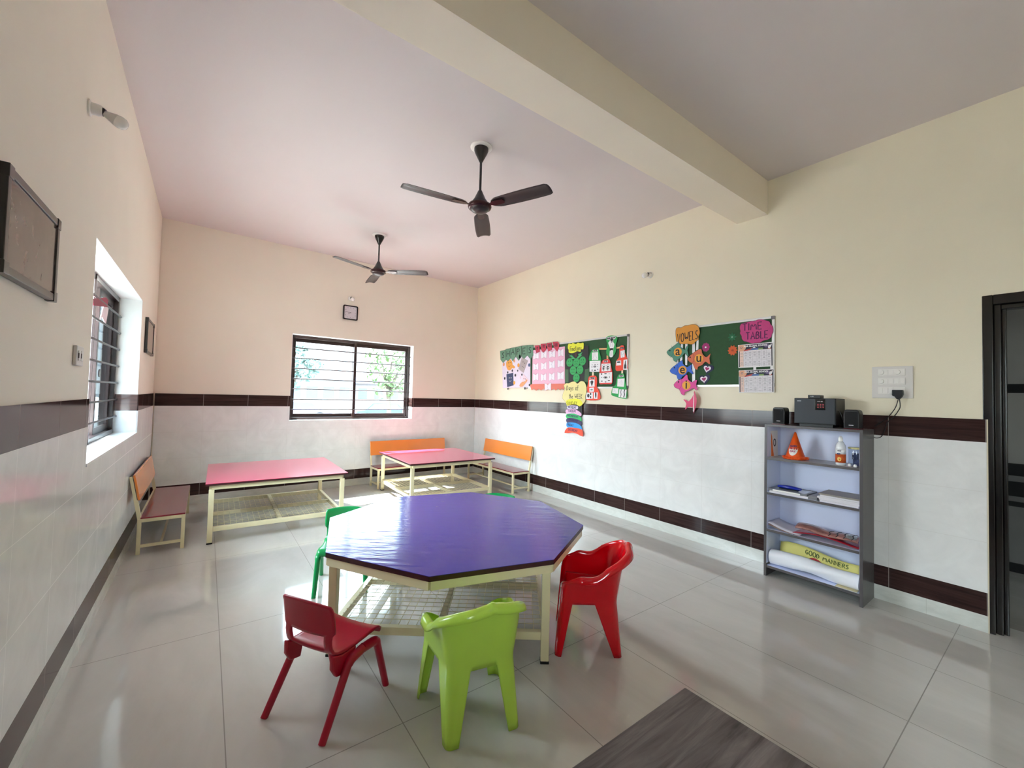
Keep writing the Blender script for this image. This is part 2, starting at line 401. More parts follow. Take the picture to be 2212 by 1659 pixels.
# ---------------------------------------------------------------- door frame and the room beyond
M_door = mat('glossy_dark_door_wood', '#100B0A', .2, var=.3, vscale=5, stretch=(2, 2, 12), coat=.3)
root = bpy.data.objects.new('door_1', None); C.objects.link(root); root['kind'] = 'structure'; root.location = (.06, -6.5, 0)
def jamb(y, s):
    mb = MB()
    mb.box((-.004, min(y, y+s*.045), 0), (.13, max(y, y+s*.045), DZ+.03))
    mb.box((.022, min(y+s*.045, y+s*.075), 0), (.10, max(y+s*.045, y+s*.075), DZ-.015))
    mb.box((.045, min(y+s*.075, y+s*.095), 0), (.075, max(y+s*.075, y+s*.095), DZ-.035))
    return mb
jamb(-6.000, -1).build('door_jamb', M_door, root, bevel=.004)
jamb(-6.997, 1).build('door_jamb', M_door, root, bevel=.004)
mb = MB(); mb.box((-.004, -6.952, DZ-.03), (.13, -6.045, DZ+.03)); mb.box((.022, -6.922, DZ-.06), (.10, -6.075, DZ-.03))
mb.build('door_head', M_door, root, bevel=.004)
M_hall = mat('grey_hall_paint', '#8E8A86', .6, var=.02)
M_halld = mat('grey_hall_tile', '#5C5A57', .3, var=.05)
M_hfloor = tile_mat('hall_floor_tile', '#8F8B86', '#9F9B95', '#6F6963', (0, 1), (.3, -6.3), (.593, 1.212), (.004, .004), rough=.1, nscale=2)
zero_origin(struct(MB().box((.2, -9.2, -.15), (1.8, -4.2, 0)).build('floor', M_hfloor)))
zero_origin(struct(MB().box((.2, -9.2, 2.75), (1.8, -4.2, 2.9)).build('ceiling', M_hall)))
mb = MB(); mb.box((1.62, -9.2, .9), (1.8, -4.2, 2.75)); mb.box((.2, -4.35, 0), (1.62, -4.2, 2.75)); mb.box((.2, -9.35, 0), (1.8, -9.2, 2.9))
zero_origin(struct(mb.build('wall_hall', M_hall)))
zero_origin(struct(MB().box((1.62, -9.2, 0), (1.8, -4.2, .9)).build('wall_hall_lower', M_halld)))
M_black = mat('black_painted_wood', '#0A0909', .55, var=.1, spec=.2)
for a, b, x in ((1.49, 1.565, 1.6), (.80, .90, 1.59), (.63, .75, 1.59), (.545, .585, 1.595), (.0, .075, 1.605)):
    zero_origin(struct(MB().box((x, -9.2, a), (1.62, -4.35, b)).build('trim_%d' % no[0], M_black))); no[0] += 1
# ------------------------------------------------------------------ furniture
M_cream = mat('cream_painted_steel', '#EADFB8', .3, var=.04, vscale=10, coat=.3)
M_blue = mat('glossy_violet_blue_laminate', '#4440B2', .14, var=.03, vscale=3, coat=.0, bump=.22, bscale=9, stretch=(.6, 3, 1))
M_edge = mat('dark_maroon_board_edge', '#3A1416', .4, var=.2, vscale=40)
M_pink = mat('pink_red_laminate', '#CE466A', .16, var=.03, vscale=3, coat=.5)
M_maroon = mat('maroon_laminate', '#84202F', .16, var=.04, vscale=4, coat=.4)
M_orange = mat('orange_laminate', '#EE8A3C', .2, var=.03, vscale=4, coat=.4)
M_foot = mat('black_rubber_foot', '#121212', .6)
M_wire = mat('cream_wire_mesh', '#D9CFA9', .4, var=.1)

def rack(mb_wire, xs0, xs1, ys0, ys1, z, step):
    n = int((xs1-xs0)/step); 
    for i in range(1, n):
        x = xs0+(xs1-xs0)*i/n; mb_wire.tube([(x, ys0, z), (x, ys1, z)], .0017, 5, cap=False)
    n = int((ys1-ys0)/step)
    for i in range(1, n):
        y = ys0+(ys1-ys0)*i/n; mb_wire.tube([(xs0, y, z+.003), (xs1, y, z+.003)], .0017, 5, cap=False)
def frame_parts(t, L, ht, s, zr, rails=True):
    """square table frame: L half spacing of the leg centres, s = tube size"""
    for sx, sy in ((-1, -1), (1, -1), (1, 1), (-1, 1)):
        l = MB().box((sx*L-s/2, sy*L-s/2, .012), (sx*L+s/2, sy*L+s/2, ht)).build('leg', M_cream, t, bevel=.003)
        MB().box((sx*L-s/2-.001, sy*L-s/2-.001, 0), (sx*L+s/2+.001, sy*L+s/2+.001, .012)).build('rubber_foot', M_foot, l)
    r = MB()
    for sy in (-1, 1): r.box((-L+s/2, sy*L-.016, zr-.02), (L-s/2, sy*L+.016, zr+.02))
    for sx in (-1, 1): r.box((sx*L-.016, -L+s/2, zr-.02), (sx*L+.016, L-s/2, zr+.02))
    r.box((-.016, -L+.016, zr-.018), (.016, L-.016, zr+.017)); 
    r.box((-L+.016, -.016, zr-.018), (-.016, .016, zr+.017)); r.box((.016, -.016, zr-.018), (L-.016, .016, zr+.017))
    sh = r.build('shelf_frame', M_cream, t, bevel=.002)
    w = MB(); rack(w, -L+.01, L-.01, -L+.01, L-.01, zr+.021, .046)
    w.build('wire_rack', M_wire, sh)

# octagonal table
TH = .532
t = thing('octagonal_table', 'low octagonal table with glossy violet blue top and cream steel frame', 'table', (0, 0, 0))
R8 = .825; a0 = math.radians(142.93)
oct_ = lambda r, rot=0: [(r*math.cos(a0+PI/4*i+rot), r*math.sin(a0+PI/4*i+rot)) for i in range(8)]
# local frame rotated so legs are axis aligned: legs sit at vertices 1,3,5,7
la = a0+PI/4-math.radians(225)
loc8 = lambda r: [(r*math.cos(math.radians(180)+PI/4*i), r*math.sin(math.radians(180)+PI/4*i)) for i in range(8)]
id3 = lambda u, v, w: (u, v, w)
MB().prism(loc8(R8), TH-.003, TH, id3).build('tabletop', M_blue, t, bevel=.0008)
MB().prism(loc8(R8-.0005), TH-.026, TH-.003, id3).build('board_edge', M_edge, t)
pts = loc8(R8-.022); ap = MB()
for i in range(8):
    a, b = pts[i], pts[(i+1) % 8]; ap.rbar((a[0], a[1], TH-.047), (b[0], b[1], TH-.047), .03, .042)
ap.build('apron', M_cream, t)
L8 = (R8-.05)/math.sqrt(2)
frame_parts(t, L8, TH-.05, .042, .135)
t.location = (-2.516, -3.945, 0); t.rotation_euler = (0, 0, la)

def pink_table(label, loc, rz):
    t = thing('square_table', label, 'table', (0, 0, 0), 0, 'low pink topped square tables')
    h = .588
    MB().box((-h, -h, TH-.005), (h, h, TH-.002)).build('tabletop', M_pink, t, bevel=.0008)
    MB().box((-h+.0005, -h+.0005, TH-.022), (h-.0005, h-.0005, TH-.005)).build('board_edge', M_edge, t)
    ap = MB(); q = h-.045
    for sy in (-1, 1): ap.box((-q, sy*q-.019, TH-.062), (q, sy*q+.019, TH-.022))
    for sx in (-1, 1): ap.box((sx*q-.019, -q+.019, TH-.062), (sx*q+.019, q-.019, TH-.022))
    ap.build('apron', M_cream, t, bevel=.002)
    frame_parts(t, q, TH-.062, .04, .125)
    t.location = loc; t.rotation_euler = (0, 0, rz); return t
pink_table('low pink topped square table between the left wall bench and the window', (-3.232, -1.315, 0), math.radians(-1.0))
pink_table('low pink topped square table in the far right corner between two benches', (-1.300, -1.150, 0), math.radians(-1.5))
# benches: local frame: seat front towards -y, back board at +y, length along x
def bench(label, loc, rz, L=1.24):
    t = thing('bench', label, 'bench', (0, 0, 0), 0, 'low school benches against the walls')
    s = .026; yf, yr = -.14, .14; x0 = L/2-s/2; sz = .285
    MB().box((-L/2, yf-.012, sz), (L/2, yr-.006, sz+.012)).build('seat', M_maroon, t, bevel=.002)
    for sx in (-1, 1):
        MB().box((sx*x0-s/2, yf-s/2, 0), (sx*x0+s/2, yf+s/2, sz-.028)).build('leg', M_cream, t, bevel=.002)
        mb = MB(); mb.rbar((sx*x0, yr, 0), (sx*x0, yr, sz), s, s); mb.rbar((sx*x0, yr, sz-.004), (sx*x0, yr+.062, .63), s, s*.8)
        mb.build('leg', M_cream, t, bevel=.002)
    fr = MB(); z = sz-.014
    for y in (yf, yr-.0): fr.box((-x0-s/2 if y < 0 else -x0+s/2, y-s/2, z-.014), (x0+s/2 if y < 0 else x0-s/2, y+s/2, z+.014))
    for sx in (-1, 1): fr.box((sx*x0-s/2, yf+s/2, z-.014), (sx*x0+s/2, yr-s/2, z+.014))
    fr.build('seat_frame', M_cream, t, bevel=.002)
    st = MB(); zz = .065
    for sx in (-1, 1): st.box((sx*x0-.009, yf+s/2, zz-.011), (sx*x0+.009, yr-s/2, zz+.011))
    st.box((-x0+.009, -.008, zz-.009), (x0-.009, .008, zz+.009)); st.build('stretcher', M_cream, t)
    k = .062/.345; fy = lambda z: yr+(z-sz)*k
    b = MB(); zb, zt = .438, .640
    b.raw([(sx*L/2, fy(zz_)-.0125-th, zz_) for sx in (-1, 1) for zz_ in (zb, zt) for th in (0, .014)],
          [(0, 1, 3, 2), (4, 6, 7, 5), (0, 4, 5, 1), (2, 3, 7, 6), (0, 2, 6, 4), (1, 5, 7, 3)])
    b.build('backrest', M_orange, t, bevel=.002)
    e = MB(); e.raw([(sx*(L/2-.002), fy(zz_)-.0115-th, zz_) for sx in (-1, 1) for zz_ in (zb+.002, zt-.002) for th in (-.004, .0)],
          [(0, 1, 3, 2), (4, 6, 7, 5), (0, 4, 5, 1), (2, 3, 7, 6), (0, 2, 6, 4), (1, 5, 7, 3)])
    e.build('backing_board', M_edge, t)
    t.location = loc; t.rotation_euler = (0, 0, rz); return t
bench('orange backed bench with maroon seat along the left wall', (-4.110, -1.235, 0), PI/2)
bench('orange backed bench with maroon seat under the back window', (-1.262, -.345, 0), A)
bench('orange backed bench with maroon seat along the right wall', (-.228, -1.075, 0), -PI/2)

# dark desk in the foreground, corner only in view
M_desk = tile_mat('dark_stone_pattern_laminate', '#332A29', '#746966', '#3A3230', (), (), (), (), rough=.55, vscale=(.8, 9., 1.0), nscale=4.0, mottle=.1, spec=.3)
t = thing('teacher_desk', 'dark brown streaked laminate desk top corner in the bottom foreground', 'desk', (-3.6, -6.1, 0))
MB().box((-4.25, -6.50, .722), (-3.018, -5.842, .75)).build('desktop', M_desk, t, bevel=.004, seg=3)
for x in (-4.20, -3.09): MB().box((x, -6.47, 0), (x+.02, -5.90, .722)).build('side_panel', M_desk, t)
MB().box((-4.18, -5.94, .3), (-3.09, -5.92, .722)).build('front_panel', M_desk, t)

# ------------------------------------------------------------------ moulded plastic chairs
def shell(bm, t):
    bm.normal_update(); vs = list(bm.verts); fs = list(bm.faces); be = [e for e in bm.edges if e.is_boundary]
    dup = {v: bm.verts.new(v.co-v.normal*t) for v in vs}
    loops = []
    for e in be:
        l = e.link_loops[0]; loops.append((l.vert, l.link_loop_next.vert))
    for f in fs: bm.faces.new([dup[v] for v in reversed(f.verts)])
    for a, b in loops: bm.faces.new((b, a, dup[a], dup[b]))
def split_parts(bm, cls, m, parent):
    bm.normal_update(); nor = [v.normal.copy() for v in bm.verts]
    groups = {}
    for f in bm.faces: groups.setdefault(cls(f.calc_center_median()), []).append([v.index for v in f.verts])
    for name, fs in groups.items():
        used = sorted({i for f in fs for i in f}); mp = {i: k for k, i in enumerate(used)}
        me = bpy.data.meshes.new(name[0]); me.from_pydata([bm.verts[i].co[:] for i in used], [], [[mp[i] for i in f] for f in fs])
        me.materials.append(m)
        for p in me.polygons: p.use_smooth = True
        me.normals_split_custom_set_from_vertices([nor[i] for i in used])
        o = bpy.data.objects.new(name[0], me); C.objects.link(o); o.parent = parent
def interp(keys, z):
    ks = sorted(keys); 
    if z <= ks[0][0]: return ks[0][1]
    for (a, va), (b, vb) in zip(ks, ks[1:]):
        if z <= b:
            t = (z-a)/(b-a); return va+(vb-va)*t
    return ks[-1][1]
def armchair(label, m, loc, heading):
    t = thing('plastic_armchair', label, 'chair', (0, 0, 0), 0, None)
    wf = [(0, .196), (.27, .176), (.41, .188), (.56, .185)]; wb = [(0, .152), (.27, .142), (.42, .172), (.56, .150)]
    yf = [(0, .172), (.27, .152), (.34, .147), (.38, .136), (.405, .112), (.56, .10)]; yb = [(0, -.172), (.27, -.146), (.42, -.172), (.56, -.212)]
    rr = [(0, .02), (.27, .048), (.42, .095), (.56, .10)]
    cnt = [4, 6, 8, 7, 7, 5, 8]; zA = .262
    def stations(z):
        F, B, y1, y0, r = interp(wf, z), interp(wb, z), interp(yf, z), interp(yb, z), interp(rr, z)
        lo = min(z/zA, 1)
        fr = .046+.026*lo; fl = .032+.034*lo; bl = .018+.050*lo; bk = .027+.012*lo
        yc = y0+r; side = lambda y: Vector((B+(F-B)*(y-yc)/(y1-yc), y, z))
        return F, B, y1, y0, r, fr, fl, bl, bk, yc, side
    def P(k, f, z):
        F, B, y1, y0, r, fr, fl, bl, bk, yc, side = stations(z)
        if k == 0:
            q = .018; p = Vector((F-fr+(fr)*f, y1, z)); e = max(0, f-.5)/.5; p.y -= q*e*e; return p
        if k == 1: 
            y = y1-.018-(fl-.018)*f; p = side(y); return p
        if k == 2: return side(y1-fl+((yc+bl)-(y1-fl))*f)
        if k == 3: return side(yc+bl*(1-f))
        if k == 4: a = f*PI/2; return Vector((B-r+r*math.cos(a), yc-r*math.sin(a), z))
        if k == 5: return Vector((B-r-bk*f, y0, z))
        return Vector(((B-r-bk)*(1-f), y0, z))
    cols = [(k, i/cnt[k]) for k in range(7) for i in range(cnt[k])]+[(6, 1.0)]
    s_ = [.0, .02]
    def rimz(k, f):
        if k == 0: return .345+.040*math.sin(f*PI/2)
        if k == 1: return .385+.030*math.sin(f*PI/2)
        if k == 2: return .415-.004*math.sin(f*PI/2)
        if k == 3: u = f; return .411+.045*u*u
        if k == 4: return .456+.080*math.sin(f*PI/2)
        if k == 5: return .534+.008*f
        return .542+.006*f
    nl, nb = 9, 12; bm = bmesh.new()
    full = [(c, 1) for c in cols]+[(c, -1) for c in reversed(cols[:-1])]
    grid = []
    for (k, f), sx in full:
        col = []
        for j in range(nl+1): 
            z = zA*j/nl; p = P(k, f, z); col.append(Vector((p.x*sx, p.y, p.z)))
        zr = rimz(k, f)
        for j in range(1, nb+1):
            z = zA+(zr-zA)*j/nb; p = P(k, f, z); col.append(Vector((p.x*sx, p.y, p.z)))
        grid.append(col)
    # rolled flange at the rim: outward direction from neighbours in plan
    n = len(grid)
    for _ in range(5):
        hz = [g[nl+nb].z for g in grid]
        for i in range(1, n-1): grid[i][nl+nb].z = (hz[i-1]+hz[i]*2+hz[i+1])/4
    OUT = []
    for i in range(n):
        a = grid[max(i-1, 0)][nl+nb]; b = grid[min(i+1, n-1)][nl+nb]; d = b-a; o = Vector((-d.y, d.x, 0)); o.normalize(); c = grid[i][nl+nb]
        if o.dot(Vector((c.x, c.y, 0))) < 0: o = -o
        OUT.append(o)
    for _ in range(8): OUT = [OUT[0]]+[((OUT[i-1]+OUT[i]*2+OUT[i+1])/4) for i in range(1, n-1)]+[OUT[-1]]
    for i in range(n):
        a = grid[max(i-1, 0)][nl+nb]; b = grid[min(i+1, n-1)][nl+nb]; d = b-a; o = Vector((-d.y, d.x, 0)); 
        o = Vector((d.y, -d.x, 0)) if False else o
        c = grid[i][nl+nb]; o.normalize()
        o = OUT[i].normalized()
        k, f = full[i][0]; w = 1.15 if k > 1 else (.15+.25*f if k == 0 else .40+.75*f)
        for dx, dz in ((.007, .005), (.016, .004), (.025, -.003), (.030, -.014), (.032, -.026)): grid[i].append(c+o*dx*w+Vector((0, 0, dz*w)))
    V = None
    nv = len(grid[0]); V = [[bm.verts.new(p) for p in col] for col in grid]
    leg = lambda c: c[0] in (0, 1, 3, 4, 5)
    for i in range(n-1):
        ca, cb = full[i][0], full[i+1][0]
        k = ca[0] if full[i][1] == 1 else cb[0]
        for j in range(nv-1):
            if j < nl and k not in (0, 1, 3, 4, 5): continue
            bm.faces.new((V[i][j], V[i+1][j], V[i+1][j+1], V[i][j+1]))
    for v in [v for v in bm.verts if not v.link_faces]: bm.verts.remove(v)
    bmesh.ops.recalc_face_normals(bm, faces=bm.faces)
    shell(bm, .0042)
    bm.verts.ensure_lookup_table(); bm.verts.index_update()
    split_parts(bm, lambda c: ('leg', c.x > 0, c.y > 0) if c.z < zA-.002 else ('backrest',), m, t)
    bm.free()
    # seat pan with a rounded front lip
    def seat(u, v):
        zs = .292
        if v < .86:
            y = -.142+(.142+.118)*v/.86
        else: y = .118+.012*math.sin((v-.86)/.14*PI/2)
        F, B, y1, y0, r, *_, yc, side = stations(zs)
        w = side(y).x if y > yc else B-r+math.sqrt(max(r*r-(yc-y)**2, 0))
        w -= .001
        if y > .09: w -= .0
        x = w*(2*u-1)
        z = zs-.012*(1-(2*u-1)**2)*min(1, (y+.16)/.08)*(1 if y < .06 else max(0, 1-(y-.06)/.07))
        if v >= .86: z -= .05*(1-math.cos((v-.86)/.14*PI/2))
        return (x, y, z)
    MB().grid(seat, 23, 26).build('seat', m, t, smooth=True, merge=True, solid=.004)
    t.location = (*loc, 0); t.rotation_euler = (0, 0, heading-PI/2); return t
M_lime = mat('glossy_lime_green_plastic', '#BCE452', .24, var=.03, vscale=5, coat=.15, spec=.5)
M_red = mat('glossy_red_plastic', '#D00012', .14, var=.02, vscale=5, coat=.35)
armchair('lime green moulded plastic armchair seen from behind in front of the octagonal table', M_lime, (-2.885, -4.775), math.radians(78))
armchair('bright glossy red moulded plastic armchair at the right of the octagonal table', M_red, (-2.075, -4.690), math.radians(136))

def school_chair(label, m, loc, heading, group=None):
    t = thing('school_chair', label, 'chair', (0, 0, 0), 0, group)
    prof = [(.142, .247, .142), (.140, .262, .148), (.128, .272, .150), (.09, .273, .148), (.04, .268, .144), (-.01, .264, .140), (-.06, .264, .137), (-.095, .270, .134),
            (-.118, .284, .130), (-.130, .304, .127), (-.136, .322, .126), (-.141, .342, .127), (-.142, .362, .128), (-.143, .374, .139), (-.145, .392, .141), (-.149, .425, .141), (-.155, .465, .139), (-.160, .490, .137), (-.163, .500, .131)]
    nx = 23; bm = bmesh.new(); V = []
    for k, (y, z, w) in enumerate(prof):
        row = []
        for i in range(nx):
            u = 2*i/(nx-1)-1; x = w*u; back = min(1, max(0, (z-.28)/.1)); s1 = 1-back
            yy = y+back*.9*x*x; zz = z+s1*.45*x*x-(0 if k < len(prof)-2 else .012*u*u)
            if k < 2: zz -= .0
            row.append(bm.verts.new((x, yy, zz)))
        V.append(row)
    for k in range(len(prof)-1):
        for i in range(nx-1):
            xm = abs((i+.5)/(nx-1)*2-1)
            if k in (9, 10, 11) and xm < .70: continue
            bm.faces.new((V[k][i], V[k][i+1], V[k+1][i+1], V[k+1][i]))
    for v in [v for v in bm.verts if not v.link_faces]: bm.verts.remove(v)
    bmesh.ops.recalc_face_normals(bm, faces=bm.faces)
    shell(bm, .009)
    bm.verts.index_update(); bm.verts.ensure_lookup_table()
    split_parts(bm, lambda c: ('seat',) if c.z < .294 else ('backrest',), m, t); bm.free()
    def fillet(pts, r=.02):
        out = [pts[0]]
        for a, b, c in zip(pts, pts[1:], pts[2:]):
            a, b, c = Vector(a), Vector(b), Vector(c); p = b+(a-b).normalized()*r; q = b+(c-b).normalized()*r
            for i in range(5):
                s = i/4; out.append(tuple(p*(1-s)**2+b*2*s*(1-s)+q*s*s))
        out.append(pts[-1]); return out
    for sx in (-1, 1):
        x = sx*.150
        b = fillet([(sx*.160, -.190, .0), (x, -.050, .236), (x, .025, .246)]); f = fillet([(sx*.160, .178, .0), (x, .112, .238), (x, .025, .246)])
        for pts in (b, f):
            k = len(pts); MB().tube(pts, [.0145+.005*min(1, i/2) for i in range(k)], 12).build('leg', m, t, smooth=True, autos=60)
        mb = MB(); mb.prism([(-.128, .29), (-.128, .235), (-.105, .196), (-.055, .186), (-.045, .235), (.0, .255), (.0, .272), (-.08, .272)], sx*.118, sx*.140, lambda u, v, w: (w, u, v))
        mb.build('side_bracket', m, t, bevel=.006, seg=3)
    t.location = (*loc, 0); t.rotation_euler = (0, 0, heading-PI/2); return t
M_crim = mat('crimson_plastic', '#B0002A', .32, var=.03, vscale=6, coat=.1)
M_green = mat('green_plastic', '#0E9A55', .3, var=.03, vscale=6, coat=.1)
school_chair('crimson plastic school chair with open backrest slot at the front left of the octagonal table', M_crim, (-3.366, -4.380), math.radians(31))
school_chair('green plastic school chair half hidden behind the left corner of the octagonal table', M_green, (-3.030, -3.255), math.radians(-109))
school_chair('green plastic school chair with only its top showing over the far right table edge', M_green, (-1.865, -3.440), math.radians(-140))
# ------------------------------------------------------------------ ceiling fans
M_fan = mat('dark_brown_metallic_fan', '#3A3030', .38, metal=.35, var=.08, vscale=10)
M_fanb = mat('black_fan_enamel', '#120E0E', .3, var=.1, coat=.3)
M_copper = mat('coppery_maroon_ring', '#38181A', .25, metal=.5, var=.1)
M_rose = mat('white_ceiling_rose', '#EFEBE6', .5)
def fan(label, x, y, angs, zb):
    t = thing('ceiling_fan', label, 'fan', (0, 0, 0), 0, 'dark three bladed ceiling fans'); t.location = (0, 0, 0)
    MB().lathe([(.0, H), (.085, H), (.085, H-.006), (.07, H-.012), (0, H-.012)], n=32).build('ceiling_rose', M_rose, t, smooth=True, autos=40)
    MB().lathe([(0, H-.012), (.055, H-.013), (.055, H-.03), (.045, H-.055), (.022, H-.10), (.014, H-.118), (0, H-.118)], n=28).build('canopy', M_fanb, t, smooth=True, autos=50)
    MB().lathe([(.0095, zb+.10), (.0095, H-.10)], n=12).build('downrod', M_fanb, t, smooth=True, autos=50)
    MB().lathe([(0, zb+.125), (.014, zb+.122), (.022, zb+.105), (.045, zb+.055), (.062, zb+.030), (.066, zb+.018), (0, zb+.018)], n=28).build('top_cover', M_fanb, t, smooth=True, autos=50)
    MB().lathe([(0, zb+.018), (.070, zb+.020), (.088, zb+.010), (.092, zb-.004), (.088, zb-.016), (.074, zb-.022), (0, zb-.022)], n=36).build('motor_ring', M_copper, t, smooth=True, autos=50)
    MB().lathe([(.074, zb-.020), (.066, zb-.034), (.045, zb-.046), (.02, zb-.052), (0, zb-.053)], n=32).build('bottom_cover', M_fan, t, smooth=True, autos=50)
    for a in angs:
        R_ = Matrix.Rotation(math.radians(a), 4, 'Z') @ Matrix.Rotation(math.radians(-9), 4, 'X')
        def bl(u, v):
            r = .120+.480*u; w = .056+.010*math.sin(u*PI*.8)
            e = 1.0
            if u < .12: e = .55+.45*math.sin(u/.12*PI/2)
            if u > .94: e = math.sqrt(max(.6, 1-((u-.94)/.06)**2*.35))
            yy = (2*v-1)*w*e; zz = -.010*(2*v-1)**2+.006
            return R_ @ Vector((r, yy, zz))
        b = MB().grid(bl, 24, 7)
        b.v = [tuple(Vector(q)+Vector((0, 0, zb))) for q in b.v]
        bl_ = b.build('blade', M_fan, t, smooth=True, solid=.0018)
        br = MB(); Rz = Matrix.Rotation(math.radians(a), 4, 'Z')
        def bk(u, v, w): return (R_ @ Vector((u, v, w)))+Vector((0, 0, zb))
        br.prism([(.075, -.016), (.105, -.012), (.125, -.03), (.215, -.024), (.225, 0), (.215, .024), (.125, .03), (.105, .012), (.075, .016)], -.008, -.003, bk)
        br.build('blade_bracket', M_copper, bl_, bevel=.0015)
    t.location = (x, y, 0)
    for ch in [c for c in bpy.data.objects if c.parent == t]:
        ch.location = (0, 0, -zb)
    t.location = (x, y, zb); return t
fan('large dark ceiling fan nearest the beam, its three blades spread over the room centre', -2.21, -3.622, (173.5, 54.5, -67), 2.815)
fan('dark ceiling fan further away, hanging above the space before the clock wall', -2.227, -1.319, (-157, -36, 82), 2.832)

# ------------------------------------------------------------------ bulbs on angled holders
M_hold = mat('white_bulb_holder', '#E9E6E1', .35, var=.02)
M_bulb = mat('frosted_white_bulb', '#F0EEEA', .25, var=.01, coat=.3)
M_collar = mat('dark_bulb_collar', '#2A2220', .4)
def bulb(label, M):
    """local frame: z out of the wall, y up"""
    t = thing('wall_bulb_holder', label, 'light bulb', (0, 0, 0), 0, 'white bulbs in wall holders')
    MB().lathe([(0, 0), (.036, 0), (.036, .005), (.026, .008), (.026, .03), (.022, .045), (.0, .045)], n=24).build('holder_base', M_hold, t, smooth=True, autos=40)
    q = Matrix.Translation((0, 0, .04)) @ Matrix.Rotation(math.radians(22), 4, 'X')
    def part(prof, nm, m):
        mb = MB().lathe(prof, n=24); mb.v = [tuple(q @ Vector(v)) for v in mb.v]; return mb.build(nm, m, t, smooth=True, autos=60)
    part([(0, -.01), (.020, -.008), (.017, .012), (0, .012)], 'holder_collar', M_collar)
    part([(.0, .010), (.013, .012), (.017, .025), (.026, .052), (.026, .056), (0, .056)], 'bulb_body', mat('grey_bulb_body', '#C9C6C2', .4))
    part([(.026, .056), (.0285, .068), (.026, .084), (.016, .096), (0, .1)], 'bulb_globe', M_bulb)
    t.matrix_world = M; return t
bulb('white bulb in an angled holder high on the left wall above the big picture', Matrix.Translation((-RW+.001, -3.686, 2.617)) @ Matrix.Rotation(PI/2, 4, 'Y') @ Matrix.Rotation(PI/2, 4, 'Z'))
bulb('white bulb in a holder on the back wall just above the clock', Matrix.Translation((-2.224, -.108, 2.712)) @ Matrix.Rotation(A, 4, 'Z') @ Matrix.Rotation(PI/2, 4, 'X'))
bulb('white bulb in a holder high on the right wall above the green boards', Matrix.Translation((-.001, -3.60, 2.718)) @ Matrix.Rotation(-PI/2, 4, 'Y') @ Matrix.Rotation(-PI/2, 4, 'Z'))

# ------------------------------------------------------------------ wall clock
M_clkf = mat('black_clock_frame', '#120C12', .25, coat=.3)
M_clk = mat('white_clock_face', '#DDD6DC', .4, var=.01)
t = thing('wall_clock', 'small square black framed clock with white face above the back window', 'clock', (0, 0, 0))
def rrect(w, h, r, k=5):
    o = []
    for cx, cy, a in ((w-r, h-r, 0), (-w+r, h-r, 90), (-w+r, -h+r, 180), (w-r, -h+r, 270)):
        for i in range(k+1): q = math.radians(a+90*i/k); o.append((cx+r*math.cos(q), cy+r*math.sin(q)))
    return o
def ring(mb, out, inn, z0, z1, fn):
    n = len(out); vs = [fn(*p, z0) for p in out]+[fn(*p, z0) for p in inn]+[fn(*p, z1) for p in inn]+[fn(*p, z1) for p in out]
    fs = []
    for k in range(4):
        a, b = k*n, ((k+1) % 4)*n
        fs += [(a+i, a+(i+1) % n, b+(i+1) % n, b+i) for i in range(n)]
    mb.raw(vs, fs); return mb
cf = lambda u, v, w: (u, -w, v)
ring(MB(), rrect(.103, .104, .018), rrect(.088, .089, .010), .0, .030, cf).build('frame', M_clkf, t, bevel=.002)
MB().prism(rrect(.090, .091, .010), .004, .016, cf).build('clock_face', M_clk, t)
M_ink = mat('dark_clock_ink', '#2C2830', .5)
for i, n_ in enumerate(('12', '1', '2', '3', '4', '5', '6', '7', '8', '9', '10', '11')):
    a = math.radians(90-30*i); s_ = 1.0/max(abs(math.cos(a)), abs(math.sin(a))); s_ = min(s_, 1.12)
    text_mesh(n_, .018, lambda x, y, z, a=a, s_=s_: (x+.070*s_*math.cos(a), -.0165-z, y+.070*s_*math.sin(a)), 'numeral', M_ink, t)
for nm, ang, L_ in (('minute_hand', 172, .066), ('hour_hand', 214, .042)):
    q = math.radians(ang); MB().rbar((-.012*math.cos(q), -.0185, -.012*math.sin(q)), (L_*math.cos(q), -.0185, L_*math.sin(q)), .0012, .004).build(nm, M_ink, t)
t.matrix_world = Matrix.Translation((-2.2215, -.1075, 2.5045)) @ Matrix.Rotation(A, 4, 'Z') @ Matrix.Rotation(math.radians(0), 4, 'Y')

